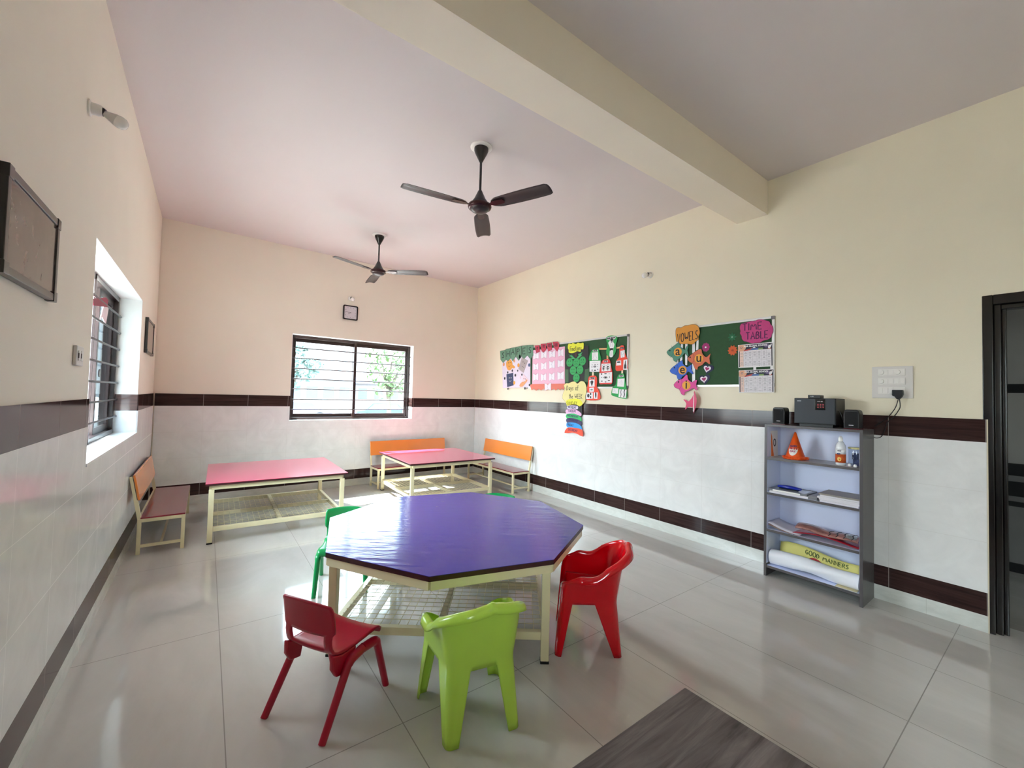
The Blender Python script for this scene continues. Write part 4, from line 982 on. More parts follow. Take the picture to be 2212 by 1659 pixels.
# wall-plane outlines in millimetres: distance along the right wall from the back corner, height
W={
'shapes_sheet':[833,1956,1565,1992,1580,1494,876,1486],
'pennants0':[779,2089,927,2096,950,1937,873,1890,796,1949],
'pennants1':[931,2108,1069,2113,1076,1954,1007,1910,955,1937],
'pennants2':[1074,2115,1203,2117,1209,1970,1133,1903,1083,1954],
'pennants3':[1207,2119,1345,2125,1352,1961,1284,1904,1219,1963],
'pennants4':[1350,2127,1484,2125,1494,1969,1419,1922,1359,1966],
'pennants5':[1488,2125,1626,2119,1632,1960,1573,1908,1494,1975],
'pencentres':[868,2015,1002,2028,1127,2052,1268,2047,1414,2043,1554,2046],
'oval':[1037,1939,1093,1917,1125,1857,1113,1798,1059,1764,998,1779,959,1840,962,1901],
'bubble':[1136,1844,1191,1812,1168,1790,1118,1804],
'navy':[970,1704,1151,1723,1169,1526,1000,1500],
'grey':[1362,1954,1511,1892,1409,1712,1284,1779],
'tri':[1409,1695,1572,1590,1343,1502],
'slug':[1486,1614,1509,1596,1470,1558,1399,1507,1333,1507,1327,1536,1386,1576,1451,1580],
'dots':[890,1865,1172,1907,927,1639,1206,1683,1310,1963,1282,1835,1545,1825,1187,1566,1005,1733,1125,1756,1022,1473,1455,1479,1561,1529,1266,1751,1373,1687,1503,1737,1337,1645],
'flag0':[1670,2104,1772,2101,1784,2005,1709,1991,1681,2051],
'flag1':[1801,2115,1912,2113,1923,2027,1859,1988,1812,2035],
'flag2':[1932,2117,2031,2116,2042,2018,1972,1994,1937,2063],
'flag3':[2054,2122,2161,2117,2192,2078,2179,2017,2150,1983,2087,2040],
'flagc':[1726,2055,1866,2066,1989,2069,2125,2068],
'pink':[1616,2039,2296,2041,2312,1536,1622,1534],
'fringe':[1578,1529,1622,1542,2326,1542,2300,1478,2289,1455,2256,1478,2227,1453,2182,1476,2138,1450,2091,1473,2045,1450,1998,1473,1935,1449,1886,1476,1829,1449,1778,1473,1720,1446,1668,1473,1617,1451,1589,1495],
'tag0':[1635,2004,1698,1978,1759,2006,1763,1903,1700,1920,1639,1901],
'tag1':[1809,2011,1871,1985,1931,2013,1935,1903,1874,1920,1813,1902],
'tag2':[1983,2006,2047,1980,2108,2007,2111,1903,2049,1920,1987,1903],
'tag3':[2164,2016,2221,1991,2275,2018,2279,1908,2223,1924,2168,1907],
'tag4':[1641,1846,1700,1821,1756,1851,1760,1745,1702,1761,1645,1741],
'tag5':[1815,1851,1875,1826,1933,1855,1937,1744,1877,1759,1819,1740],
'tag6':[1988,1863,2048,1839,2105,1867,2109,1753,2050,1768,1992,1749],
'tag7':[2162,1869,2222,1845,2280,1873,2283,1764,2224,1779,2165,1761],
'tag8':[1642,1697,1703,1673,1761,1704,1766,1592,1706,1607,1646,1586],
'tag9':[1816,1689,1877,1665,1934,1696,1938,1587,1879,1601,1820,1581],
'tag10':[1990,1694,2050,1671,2106,1701,2110,1589,2052,1603,1994,1583],
'tag11':[2163,1704,2227,1682,2289,1710,2292,1597,2230,1610,2167,1591],
'tag12':[1907,1553,1976,1531,2042,1562,2045,1452,1978,1465,1911,1444],
'emocloud':[2356,2046,2375,2072,2427,2063,2446,2077,2504,2056,2541,2070,2585,2058,2640,2058,2644,2004,2636,1976,2600,1972,2588,1946,2532,1957,2507,1951,2444,1938,2379,1951,2371,1989,2357,2009],
'emoc':[2503,2002],
'cross':[2317,2007,2725,2015,2727,1725,2668,1718,2660,1559,2378,1545,2372,1730,2319,1732],
'stem':[2482,1944,2520,1946,2528,1887,2497,1879],
'leafL':[2366,1929,2432,1906,2418,1930,2461,1891,2510,1860,2446,1860,2400,1876,2439,1881,2380,1903,2419,1898],
'leafR':[2625,1943,2596,1905,2626,1907,2572,1875,2535,1854,2522,1869,2559,1903,2546,1922,2570,1924],
'faces':[2396,1821,2518,1810,2628,1827,2463,1712,2586,1717,2526,1615],
'facer':[2454,1818,2397,1761],
'days':[2299,1518,2345,1545,2391,1545,2442,1562,2506,1566,2550,1538,2605,1569,2660,1564,2690,1537,2709,1497,2711,1427,2689,1374,2699,1331,2650,1277,2602,1249,2565,1261,2527,1273,2438,1266,2374,1250,2346,1286,2319,1313,2278,1349,2289,1415,2321,1471],
'daysc':[2457,1485,2530,1376,2457,1291],
'sun':[2352,1314,2436,1339,2550,1345,2618,1324,2650,1281,2602,1249,2565,1261,2527,1271,2438,1266,2374,1248],
'daystrip':[2374,1259,2527,1273,2650,1250,2642,1135,2605,1151,2376,1186],
'mon':[2380,1248,2471,1258,2565,1249,2560,1210,2472,1217,2382,1206],
'tue':[2349,1189,2401,1205,2529,1206,2629,1161,2618,1125,2531,1147,2364,1144],
'wed':[2358,1130,2403,1146,2505,1152,2581,1132,2637,1100,2626,1055,2533,1080,2372,1084],
'thu':[2366,1075,2405,1089,2469,1094,2582,1079,2650,1047,2627,1006,2534,1026,2381,1025],
'fri':[2371,1015,2407,1030,2483,1037,2584,1025,2646,990,2635,949,2536,968,2389,966],
'sat':[2383,957,2447,971,2536,970,2659,956,2667,873,2575,896,2487,906,2339,889],
'dayc':[2473,1232,2473,1181,2487,1118,2495,1064,2453,1001,2499,937],
'sense':[3011,2084,3037,2099,3080,2106,3132,2098,3163,2085,3179,2059,3173,2027,3155,1987,3168,1945,3157,1905,3137,1873,3085,1856,3032,1872,3015,1923,3034,1997,3012,2050],
'sensec':[3089,2074,3095,1967],
'stick0':[2898,1970,3025,1961,3025,1941,2901,1949],
'stick1':[3144,1955,3222,1964,3225,1945,3146,1939],
'stick2':[3019,1873,3045,1871,3046,1813,3021,1814],
'nose':[2808,1960,2893,1962,2902,1932,2923,1879,2930,1811,2748,1820,2752,1899,2774,1932],
'noselow':[2751,1818,2930,1815,2928,1679,2755,1685],
'nosecard':[2788,1924,2888,1922,2891,1826,2791,1827],
'nosetitle':[2802,1955,2882,1952,2883,1929,2803,1932],
'eyes':[2968,1817,3065,1822,3087,1769,3105,1710,3116,1669,3119,1541,3051,1529,2986,1530,2920,1539,2917,1667,2937,1751],
'eyescard':[2948,1776,3087,1773,3090,1682,2952,1682],
'eyeslow':[2917,1662,3113,1669,3112,1545,2920,1543],
'eyestitle':[2983,1812,3046,1813,3047,1789,2983,1789],
'ears':[3217,1962,3277,1965,3288,1896,3319,1829,3334,1797,3332,1733,3331,1701,3253,1684,3172,1683,3161,1733,3170,1798,3209,1844],
'earstitle':[3230,1952,3275,1953,3275,1934,3231,1934],
'earsA':[3228,1912,3288,1916,3289,1835,3235,1831],
'earsB':[3172,1798,3240,1800,3242,1745,3173,1744],
'earsC':[3275,1804,3329,1807,3327,1686,3271,1692],
'stick3':[2792,1679,2821,1678,2823,1618,2794,1618],
'tongue':[2747,1624,2862,1630,2881,1557,2877,1497,2917,1437,2925,1344,2714,1335,2729,1427,2716,1471,2732,1541],
'tonguetitle':[2759,1615,2843,1616,2844,1596,2760,1595],
'tongueA':[2752,1584,2841,1587,2843,1501,2754,1497],
'tongueB':[2757,1484,2832,1490,2833,1437,2758,1435],
'tongueC':[2703,1423,2816,1428,2818,1352,2705,1344],
'tongueD':[2831,1428,2895,1430,2892,1350,2833,1351],
'stick4':[3243,1689,3268,1688,3266,1632,3242,1632],
'skin':[3214,1641,3279,1647,3294,1599,3311,1527,3326,1471,3328,1368,3260,1363,3179,1378,3112,1397,3106,1422,3120,1488,3166,1520,3180,1585],
'skintitle':[3216,1633,3276,1635,3276,1611,3217,1609],
'skinA':[3195,1589,3294,1591,3287,1495,3192,1501],
'skinB':[3123,1481,3209,1478,3204,1415,3119,1422],
'skinC':[3223,1467,3326,1463,3319,1368,3212,1378],
'vowels':[3930,2080,3951,2096,3991,2091,4024,2106,4064,2104,4103,2110,4141,2101,4167,2082,4179,2057,4186,2014,4171,1980,4175,1955,4143,1934,4125,1915,4093,1911,4060,1920,4007,1922,3973,1931,3966,1953,3939,1953,3932,1991,3928,2030],
'vowc':[4059,1997],
'rib0':[3984,1930,4007,1928,4000,1749,3976,1750],
'rib1':[4030,1926,4055,1924,4055,1709,4033,1710],
'rib2':[4105,1922,4132,1926,4140,1537,4110,1531],
'rib3':[4150,1946,4171,1953,4169,1857,4144,1849],
'fa':[3827,1854,3864,1886,3916,1917,3966,1944,3981,1899,4008,1878,4031,1864,4047,1894,4067,1898,4058,1856,4071,1806,4055,1801,4028,1830,4002,1798,3969,1775,3945,1767,3939,1746,3908,1763,3897,1792,3858,1814],
'fe':[3866,1659,3902,1697,3949,1726,4003,1761,4013,1723,4043,1697,4063,1690,4105,1713,4102,1670,4125,1624,4109,1619,4070,1644,4045,1614,4005,1594,3992,1566,3955,1576,3944,1611,3896,1628],
'fi':[3915,1515,3959,1557,4012,1575,4045,1611,4064,1608,4071,1568,4110,1537,4129,1549,4164,1559,4155,1512,4169,1465,4153,1462,4118,1480,4079,1452,4037,1440,4034,1409,4001,1421,3977,1467,3936,1483],
'fu':[4062,1776,4107,1816,4151,1843,4201,1860,4210,1821,4232,1790,4257,1776,4295,1808,4284,1763,4293,1710,4275,1711,4245,1733,4215,1702,4172,1686,4166,1659,4140,1669,4118,1718,4082,1738],
'fo':[4018,1369,4048,1360,4074,1349,4112,1392,4128,1416,4133,1242,4120,1260,4117,1290,4069,1294,4036,1265,4049,1324,4028,1354],
'fo2':[4128,1440,4150,1435,4175,1387,4179,1340,4164,1297,4133,1242,4135,1242],
'foback':[4126,1422,4137,1431,4135,1242,4122,1254],
'disc':[3954,1847,4008,1659,4053,1507,4180,1766],
'discr':[3998,1844,3955,1804],
'fisheye':[3864,1867,3919,1689,3969,1542,4089,1784],
'flowers':[4241,1872,4489,1945,4493,1823],
'hearts':[4258,1658,4229,1559],
'ttcloud':[4557,2019,4561,2043,4572,2056,4618,2064,4662,2068,4680,2065,4706,2074,4748,2070,4786,2054,4803,2043,4811,2021,4826,2001,4830,1960,4820,1934,4818,1916,4808,1904,4787,1892,4750,1886,4728,1872,4685,1874,4663,1872,4619,1889,4592,1899,4576,1922,4573,1946,4559,1971,4563,1990],
'ttc':[4665,2021,4698,1940],
'tt0':[4543,1867,4830,1870,4834,1663,4548,1661],
'tt1':[4552,1637,4840,1643,4841,1442,4555,1437],
'_':[2092,2368],
}
# ------------------------------------------------------------------ boards and paper crafts on the right wall
def pairs(l): return list(zip(l[::2], l[1::2]))
def wp(u, v, w): return (-w, -u/1000, v/1000)
def cut(nm, mname, off, par, key=None, poly=None, th=.002, smooth=0, m=None):
    p = poly or pairs(W[key]); p = smooth_poly(p, smooth) if smooth else p
    return MB().prism(p, off, off+th, wp).build(nm, m or mname, par)
def disc_(uc, vc, ru, rv, k=22, a0=0): return [(uc+ru*math.cos(2*PI*i/k+a0), vc+rv*math.sin(2*PI*i/k+a0)) for i in range(k)]
def wtext(txt, uc, vc, size, off, m, par, rot=0., width=1., bold=0.0004, nm='lettering', shear=0.):
    c, s = math.cos(math.radians(rot)), math.sin(math.radians(rot))
    return text_mesh(txt, size, lambda x, y, z: (-off-z, -(uc/1000+x*c-y*s), vc/1000+x*s+y*c), nm, m, par, bold=bold, width=width, shear=shear)
def stroke(pts, off, par, m, r=1.6, nm='drawn_line'):
    return MB().tube([wp(u, v, off) for u, v in pts], r/1000, 5, ry=.35, up=(1, 0, 0)).build(nm, m, par)
GL = {  # simple marker alphabet: list of strokes on a 0..1 square, with a width
 'A': (.8, [[(0,0),(.4,1),(.8,0)],[(.15,.38),(.65,.38)]]), 'B': (.65, [[(0,0),(0,1),(.45,.95),(.55,.75),(.4,.55),(0,.52)],[(.4,.55),(.62,.3),(.5,.05),(0,0)]]),
 'D': (.7, [[(0,0),(0,1),(.4,.92),(.68,.5),(.4,.06),(0,0)]]), 'E': (.6, [[(.6,1),(0,1),(0,0),(.6,0)],[(0,.5),(.5,.5)]]), 'F': (.6, [[(.6,1),(0,1),(0,0)],[(0,.5),(.5,.5)]]),
 'G': (.75, [[(.7,.85),(.4,1),(.08,.75),(.02,.4),(.3,.02),(.68,.15),(.7,.45),(.42,.45)]]), 'H': (.7, [[(0,0),(0,1)],[(.7,0),(.7,1)],[(0,.5),(.7,.5)]]),
 'I': (.1, [[(.05,0),(.05,1)]]), 'K': (.65, [[(0,0),(0,1)],[(.6,1),(0,.45),(.65,0)]]), 'L': (.55, [[(0,1),(0,0),(.55,0)]]),
 'M': (.95, [[(0,0),(.1,1),(.47,.3),(.85,1),(.95,0)]]), 'N': (.7, [[(0,0),(0,1),(.7,0),(.7,1)]]), 'O': (.8, [[(.4+.4*math.cos(2*PI*i/14),.5+.5*math.sin(2*PI*i/14)) for i in range(15)]]),
 'P': (.6, [[(0,0),(0,1),(.45,.97),(.6,.75),(.45,.52),(0,.48)]]), 'R': (.65, [[(0,0),(0,1),(.45,.97),(.6,.75),(.45,.52),(0,.48)],[(.3,.5),(.65,0)]]),
 'S': (.6, [[(.58,.88),(.35,1),(.08,.85),(.1,.62),(.5,.4),(.58,.18),(.3,0),(0,.12)]]), 'T': (.75, [[(0,1),(.75,1)],[(.38,1),(.38,0)]]),
 'U': (.7, [[(0,1),(.04,.25),(.35,0),(.66,.25),(.7,1)]]), 'V': (.75, [[(0,1),(.36,0),(.75,1)]]), 'W': (1., [[(0,1),(.22,0),(.5,.7),(.76,0),(1,1)]]), 'Y': (.7, [[(0,1),(.35,.5),(.7,1)],[(.35,.5),(.35,0)]]),
 'a': (.5, [[(.48,.5),(.2,.6),(.02,.3),(.15,.02),(.42,.12),(.48,.5),(.52,0)]]), 'y': (.5, [[(0,.6),(.25,.1)],[(.5,.6),(.1,-.35)]]), 's': (.4, [[(.38,.52),(.15,.6),(.05,.42),(.36,.2),(.25,0),(0,.06)]]),
 'o': (.5, [[(.25+.25*math.cos(2*PI*i/12),.3+.3*math.sin(2*PI*i/12)) for i in range(13)]]), 'f': (.4, [[(.4,.95),(.22,1),(.15,.8),(.15,-.1)],[(0,.55),(.35,.55)]]),
 't': (.4, [[(.18,1),(.18,.1),(.38,.02)],[(0,.65),(.38,.65)]]), 'h': (.5, [[(0,1),(0,0)],[(0,.4),(.25,.6),(.46,.45),(.48,0)]]), 'e': (.5, [[(.02,.3),(.48,.34),(.3,.6),(.06,.45),(.06,.12),(.3,0),(.48,.1)]]),
 'm': (.75, [[(0,.6),(0,0)],[(0,.4),(.2,.6),(.36,.42),(.37,0)],[(.37,.4),(.56,.6),(.73,.42),(.75,0)]]), 'i': (.1, [[(.05,.6),(.05,0)],[(.05,.82),(.05,.88)]]), 'n': (.5, [[(0,.6),(0,0)],[(0,.4),(.25,.6),(.47,.42),(.48,0)]]), ' ': (.45, [])}
def marker(txt, uc, vc, w, h, off, m, par, r=2.6, fn=None, slope=0., nm='lettering'):
    gap = .26; tot = sum(GL[c][0] for c in txt)+gap*(len(txt)-1); x = 0; k = w/tot; mb = MB()
    for c in txt:
        for st in GL[c][1]:
            P_ = [(uc-w/2+(x+a)*k, vc-h/2+b*h+slope*((x+a)*k-w/2)) for a, b in st]
            if len(P_) > 4: P_ = [P_[0]]+[q for i in range(len(P_)-1) for q in (tuple(P_[i][d]*.67+P_[i+1][d]*.33 for d in (0, 1)), tuple(P_[i][d]*.33+P_[i+1][d]*.67 for d in (0, 1)))]+[P_[-1]]
            mb.tube([fn(*q) if fn else wp(*q, off) for q in P_], r/1000, 6, ry=.3 if not fn else 1, up=(1, 0, 0))
        x += GL[c][0]+gap
    return mb.build(nm, m, par)
K = lambda n, h, **k: mat(n, h, .6, var=.02, vscale=20, **k)
ink, ink2 = K('black_marker', '#15141A'), K('dark_maroon_marker', '#4A1638')
M_board = mat('green_felt_board', '#2F5233', .85, var=.05, vscale=30, bump=.1, bscale=400)
M_alu = mat('aluminium_board_frame', '#D8D6D4', .3, metal=.3, var=.02)
M_crn = mat('grey_plastic_corner', '#6E6A6C', .4)
def board(label, u0, u1, v0, v1):
    t = thing('notice_board', label, 'notice board', (0, -(u0+u1)/2000, v0/1000))
    MB().box((-.010, -u1/1000+.01, v0/1000+.01), (-.001, -u0/1000-.01, v1/1000-.01)).build('felt_surface', M_board, t)
    fr = MB(); f = .020
    y0, y1, a, b = -u1/1000, -u0/1000, v0/1000, v1/1000
    fr.box((-.014, y0, a), (-.001, y1, a+f)); fr.box((-.014, y0, b-f), (-.001, y1, b)); fr.box((-.014, y0, a+f), (-.001, y0+f, b-f)); fr.box((-.014, y1-f, a+f), (-.001, y1, b-f))
    fr.build('frame', M_alu, t, bevel=.001)
    for yy in (y0, y1-.03):
        for zz in (a, b-.03): MB().box((-.0155, yy-(.002 if yy == y0 else -.002), zz-.001), (-.0005, yy+.03+(.002 if yy != y0 else -.002)*1, zz+.031)).build('corner_cap', M_crn, t, bevel=.004)
    return t
board('long green notice board with aluminium frame covered by charts and cutouts', 1500, 3335, 1478, 2098)
board('smaller green notice board with aluminium frame under the vowel fish and timetables', 3935, 4838, 1492, 2092)

marker('GOOD MANNERS', .60, .80, .52, .20, 0, mat('dark_green_marker', '#3F5A2A', .6), BANNER, 2.2, fn=lambda u, v: ban(u, v, .0045))
# --- shapes chart
t = thing('shapes_chart', 'pale chart with green lettered pennants SHAPES and smiling shape figures', 'chart', (0, -1.2, 1.49))
cut('chart_sheet', K('lilac_white_card', '#DDD3E2'), .0155, t, 'shapes_sheet')
gp = K('sage_green_card', '#5F8A70')
pc = pairs(W['pencentres'])
for i, ch in enumerate('SHAPES'):
    p = cut('pennant', gp, .0185, t, 'pennants%d' % i)
    poly = pairs(W['pennants%d' % i]); stroke([*poly, poly[0]], .0208, p, ink, 1.5)
    marker(ch, pc[i][0], pc[i][1], 74*GL[ch][0]/.75, 88, .0209, ink, p, 5.5)
ds = pairs(W['dots'])
og, nv, gy, pk_, or2, bk_ = K('orange_card', '#E09B3C'), K('navy_card', '#26355F'), K('taupe_card', '#A89A9A'), K('pale_pink_card', '#EBCBD6'), K('peach_card', '#DE9A66'), K('black_card', '#1D1822')
def fig(name, key, m, sm, eyes, mouth, dots):
    b = cut(name, m, .0180, t, key, smooth=sm)
    for (i, r, mm) in dots: cut('hand' if i < 7 else 'foot', mm, .0190, b, poly=disc_(*ds[i], r, r*1.1, 14), th=.0015)
    for (u, v) in eyes: cut('eye', ink, .0202, b, poly=disc_(u, v, 6, 9, 10), th=.0006)
    stroke(mouth, .0206, b, K('white_marker', '#F4F0EC') if m is nv else ink, 2.2)
c_ = pairs(W['oval']); cu_, cv_ = sum(p[0] for p in c_)/len(c_), sum(p[1] for p in c_)/len(c_)
fig('round_figure', 'oval', og, 3, [(cu_-22, cv_+35), (cu_+22, cv_+38)], [(cu_-28, cv_-12), (cu_, cv_-32), (cu_+28, cv_-10)], [(0, 26, or2), (1, 22, or2), (8, 17, bk_), (9, 17, bk_)])
cut('thumb', og, .0178, t, 'bubble', smooth=3)
c_ = pairs(W['navy']); cu_, cv_ = sum(p[0] for p in c_)/4, sum(p[1] for p in c_)/4
fig('rectangle_figure', 'navy', nv, 0, [], [(cu_-30, cv_-8), (cu_, cv_-32), (cu_+32, cv_-6)], [(2, 20, bk_), (3, 20, bk_), (10, 16, bk_), (7, 26, og)])
for s_ in (-24, 26): cut('eye', K('white_marker', '#F4F0EC'), .0202, t, poly=disc_(cu_+s_, cv_+32, 8, 11, 10), th=.0006)
c_ = pairs(W['grey']); cu_, cv_ = sum(p[0] for p in c_)/4, sum(p[1] for p in c_)/4
fig('square_figure', 'grey', gy, 0, [(cu_+5, cv_+45), (cu_+48, cv_+22)], [(cu_-22, cv_-20), (cu_+5, cv_-32), (cu_+26, cv_-40)], [(4, 26, K('slate_blue_card', '#3C5480')), (5, 28, og), (6, 24, K('slate_blue_card', '#3C5480')), (13, 14, bk_), (14, 15, bk_)])
c_ = pairs(W['tri']); cu_, cv_ = sum(p[0] for p in c_)/3, sum(p[1] for p in c_)/3
fig('triangle_figure', 'tri', pk_, 0, [(cu_-14, cv_+30), (cu_+20, cv_+24)], [(cu_-20, cv_-5), (cu_+8, cv_-16), (cu_+36, cv_-4)], [(11, 17, bk_), (12, 16, bk_), (16, 18, pk_)])
cut('arm', or2, .0200, t, 'slug', smooth=3)

# --- hindi alphabet chart
t = thing('alphabet_chart', 'pink chart of notched white cards under four red Hindi lettered pennants', 'chart', (0, -1.97, 1.5))
cut('chart_sheet', K('pink_card', '#E7B3CB'), .0160, t, 'pink')
cut('fringe', K('coral_card', '#E0755F'), .0190, t, 'fringe')
hb = [('\u0935', 0), ('\u0930\u094d\u0923', 1), ('\u092e\u093e', 2), ('\u0932\u093e', 3)]
fc = pairs(W['flagc'])
for i, ch in enumerate(('\u0935', '\u0923', '\u092e\u093e', '\u0932\u093e')):
    p = cut('pennant', K('crimson_card', '#C0304A'), .0200, t, 'flag%d' % i)
    q = pairs(W['flag%d' % i]); stroke([*q, q[0]], .0222, p, ink2, 1.5)
    wtext(ch, fc[i][0], fc[i][1]+4, .070, .0222, ink2, p, bold=.001)
    if i == 1: stroke([(fc[i][0]-2, fc[i][1]+30), (fc[i][0]+14, fc[i][1]+38), (fc[i][0]+18, fc[i][1]+26)], .0226, p, ink2, 2)
cw = K('white_card_tag', '#EFE8EF')
for i in range(13):
    q = pairs(W['tag%d' % i]); 
    if i == 12: p = cut('notched_card', cw, .0212, t, poly=q, th=.0015)
    else: p = cut('notched_card', cw, .0185, t, poly=q, th=.0015)
    o_ = .0229 if i == 12 else .0202
    stroke([*q, q[0]], o_, p, K('mauve_outline', '#A8748E'), 1.0, 'outline')
    uc = sum(a for a, b in q)/len(q); vc = sum(b for a, b in q)/len(q); random.seed(i)
    if i != 12: stroke([(uc-24, q[1][1]+28), (uc, q[1][1]+6), (uc+24, q[1][1]+28)], .0190, p, K('rose_line', '#C8789A'), 1.0, 'tassel_line')
    sc = [(uc+random.uniform(-16, 16), vc+34-8*j) for j in range(9)]
    stroke(sc, o_+.0003, p, K('grey_pencil', '#8C93B0'), 1.3, 'handwriting')

# --- emotions chart
t = thing('emotions_chart', 'black card with green grape faces under a yellow Emotions cloud', 'chart', (0, -2.52, 1.55))
cut('black_card', K('black_sheet', '#17181A'), .0160, t, 'cross', th=.0012)
for u0, u1 in ((2300, 2382), (2662, 2742)): cut('green_edge_card', K('moss_card', '#3D6440'), .0152, t, poly=[(u0, 1560), (u1, 1560), (u1, 1740), (u0, 1740)], th=.0007)
cl = cut('title_cloud', K('bright_yellow_card', '#E6E83E'), .0190, t, 'emocloud', smooth=3)
q = smooth_poly(pairs(W['emocloud']), 3); stroke([*q, q[0]], .0211, cl, ink, 1.2, 'outline')
ec = pairs(W['emoc'])[0]; marker('Emotions', ec[0], ec[1]-4, 205, 60, .0213, ink, cl, 3.4)
cut('stem', K('brown_card', '#4A2A20'), .0180, t, 'stem', th=.001)
for k_ in ('leafL', 'leafR'): cut('leaf', K('leaf_green_card', '#3FA866'), .0190, t, k_, th=.001)
fr_ = pairs(W['facer']); ru, rv = abs(fr_[0][0]-pairs(W['faces'])[0][0]), abs(fr_[1][1]-pairs(W['faces'])[0][1])
gf = K('grape_green_card', '#2FA558'); dk = K('dark_green_marker_line', '#0F3A22')
for i, (u, v) in enumerate(pairs(W['faces'])):
    f_ = cut('grape_face', gf, .0195+.0006*(i % 2), t, poly=disc_(u, v, ru*1.05, rv*.98, 24), th=.0015); o_ = .0214+.0006*(i % 2)
    stroke([*disc_(u, v, ru*1.0, rv*.93, 20), (u+ru, v)], o_, f_, dk, .9, 'outline')
    for s_ in (-1, 1): cut('eye', dk, o_, f_, poly=disc_(u+s_*ru*.32, v+rv*.25, 4, 10, 8), th=.0005)
    bend = (-12, 12, 12, 0, -12, 4)[i]; stroke([(u-ru*.5, v-rv*.4), (u, v-rv*.4+bend), (u+ru*.5, v-rv*.4)], o_+.0003, f_, dk, 1.8, 'mouth')

# --- days of the week
t = thing('weekday_chart', 'pale yellow cloud reading Days of the Week with a hanging rainbow of weekday cards', 'chart', (0, -2.52, 1.1))
cut('backing_strip', K('black_sheet', '#17181A'), .0200, t, poly=[(2380, 1270), (2640, 1262), (2648, 1135), (2600, 1080), (2395, 1110)])
cl = cut('title_cloud', K('pale_yellow_card', '#EBDF9A'), .0225, t, 'days', smooth=3)
q = smooth_poly(pairs(W['days']), 3); stroke([*q, q[0]], .0246, cl, K('brown_outline', '#8A7440'), 1.2, 'outline')
dc = pairs(W['daysc'])
marker('Days of', dc[0][0]+4, dc[0][1], 215, 60, .0248, ink, cl, 3.6); marker('the WEEK', dc[1][0]-8, dc[1][1], 235, 60, .0248, ink, cl, 3.6)
s_ = cut('sunday_card', K('lemon_card', '#E8E63A'), .0248, t, 'sun', smooth=2, th=.001); marker('SUNDAY', dc[2][0], dc[2][1]-6, 190, 44, .0261, K('olive_marker', '#7A6A12'), s_, 3.4, slope=.04)
cs = pairs(W['dayc'])
for i, (k_, h, w_, r_) in enumerate((('mon', '#DCD3EA', 'MONDAY', -1), ('tue', '#EBB8DE', 'TUESDAY', 0), ('wed', '#2FB868', 'WEDNESDAY', -3), ('thu', '#3F3560', 'THURSDAY', -5), ('fri', '#2C9BE6', 'FRIDAY', -4), ('sat', '#EE5234', 'SATURDAY', -2))):
    p = cut('weekday_card', K('weekday_card_%s' % k_, h), .0226+.0016*i, t, k_, smooth=2, th=.0014)
    wtext(w_, cs[i][0]-8, cs[i][1], .044, .0242+.0016*i, K('violet_marker', '#33255C'), p, rot=r_, width=.78)

# --- sense organ cutouts
grn, red_, wc = K('bright_green_card', '#1FA04C'), K('orange_red_card', '#EE4A30'), K('white_picture_card', '#EDEAEC')
def cutout(label, key, m, cards, title=None, off=.0200, sm=3):
    t = thing('sense_cutout', label, 'cutout', (0, -W[key][0]/1000, W[key][1]/1000), 0, None)
    cut('backing_card', m, off, t, key, smooth=sm); o_ = off+.0022
    for c in cards: cut('picture_card', wc, o_, t, c, th=.001)
    if title:
        q = pairs(W[title[0]]); p = cut('title_card', wc, o_, t, title[0], th=.001)
        u = sum(a for a, b in q)/4; v = sum(b for a, b in q)/4; wtext(title[1], u, v, .030, o_+.0012, ink, p, width=title[2] if len(title) > 2 else .8, bold=.0012)
    return t, o_+.0011
def cen(key): q = pairs(W[key]); return sum(a for a, b in q)/len(q), sum(b for a, b in q)/len(q)
t, o_ = cutout('tall green peanut shaped cutout titled Sense Organs at the top of the long board', 'sense', grn, [])
sc_ = pairs(W['sensec']); q = rr = [(sc_[0][0]+a*1000, sc_[0][1]+b*1000) for a, b in rrect(.066, .017, .015)]
p = cut('title_card', wc, o_-.001, t, poly=q, th=.001); wtext('SENSE ORGANS', sc_[0][0], sc_[0][1], .026, o_+.0002, ink, p, width=.66, bold=.0012)
u, v = sc_[1]
b = cut('child_drawing', wc, o_-.001, t, poly=smooth_poly([(u-20, v+88), (u, v+104), (u+26, v+90), (u+24, v+58), (u+44, v+30), (u+34, v-6), (u+26, v-30), (u+24, v-112), (u-26, v-112), (u-22, v-20), (u-38, v+24), (u-50, v+54), (u-34, v+66)], 3), th=.001)
cut('drawn_hair', ink, o_+.0001, b, poly=disc_(u+3, v+86, 24, 15, 14), th=.0006)
cut('drawn_face', K('grey_print', '#8E8A8E'), o_+.0001, b, poly=disc_(u+3, v+64, 17, 14, 14), th=.0004)
cut('drawn_shorts', ink, o_+.0001, b, poly=[(u-24, v-14), (u+24, v-14), (u+24, v-42), (u+2, v-36), (u-22, v-44)], th=.0006)
for a_ in (((u-14, v+46), (u-18, v+4)), ((u+16, v+46), (u+20, v)), ((u-8, v-48), (u-10, v-104)), ((u+10, v-48), (u+10, v-104))): stroke(a_, o_+.0004, b, K('grey_print', '#8E8A8E'), 1.2)
t, o_ = cutout('green cutout titled Nose with a nose drawing and a white facts card', 'nose', grn, ['noselow', 'nosecard'], ('nosetitle', 'NOSE'))
u, v = cen('nosecard'); stroke([(u-10, v+42), (u-16, v), (u-36, v-30), (u-20, v-44), (u, v-36), (u+20, v-44), (u+34, v-30), (u+16, v), (u+12, v+42)], o_, t, K('grey_print', '#8E8A8E'), 1.4)
u, v = cen('noselow')
stroke([(u-45, v+48), (u+45, v+50)], o_, t, K('grey_print', '#8E8A8E'), 1.2)
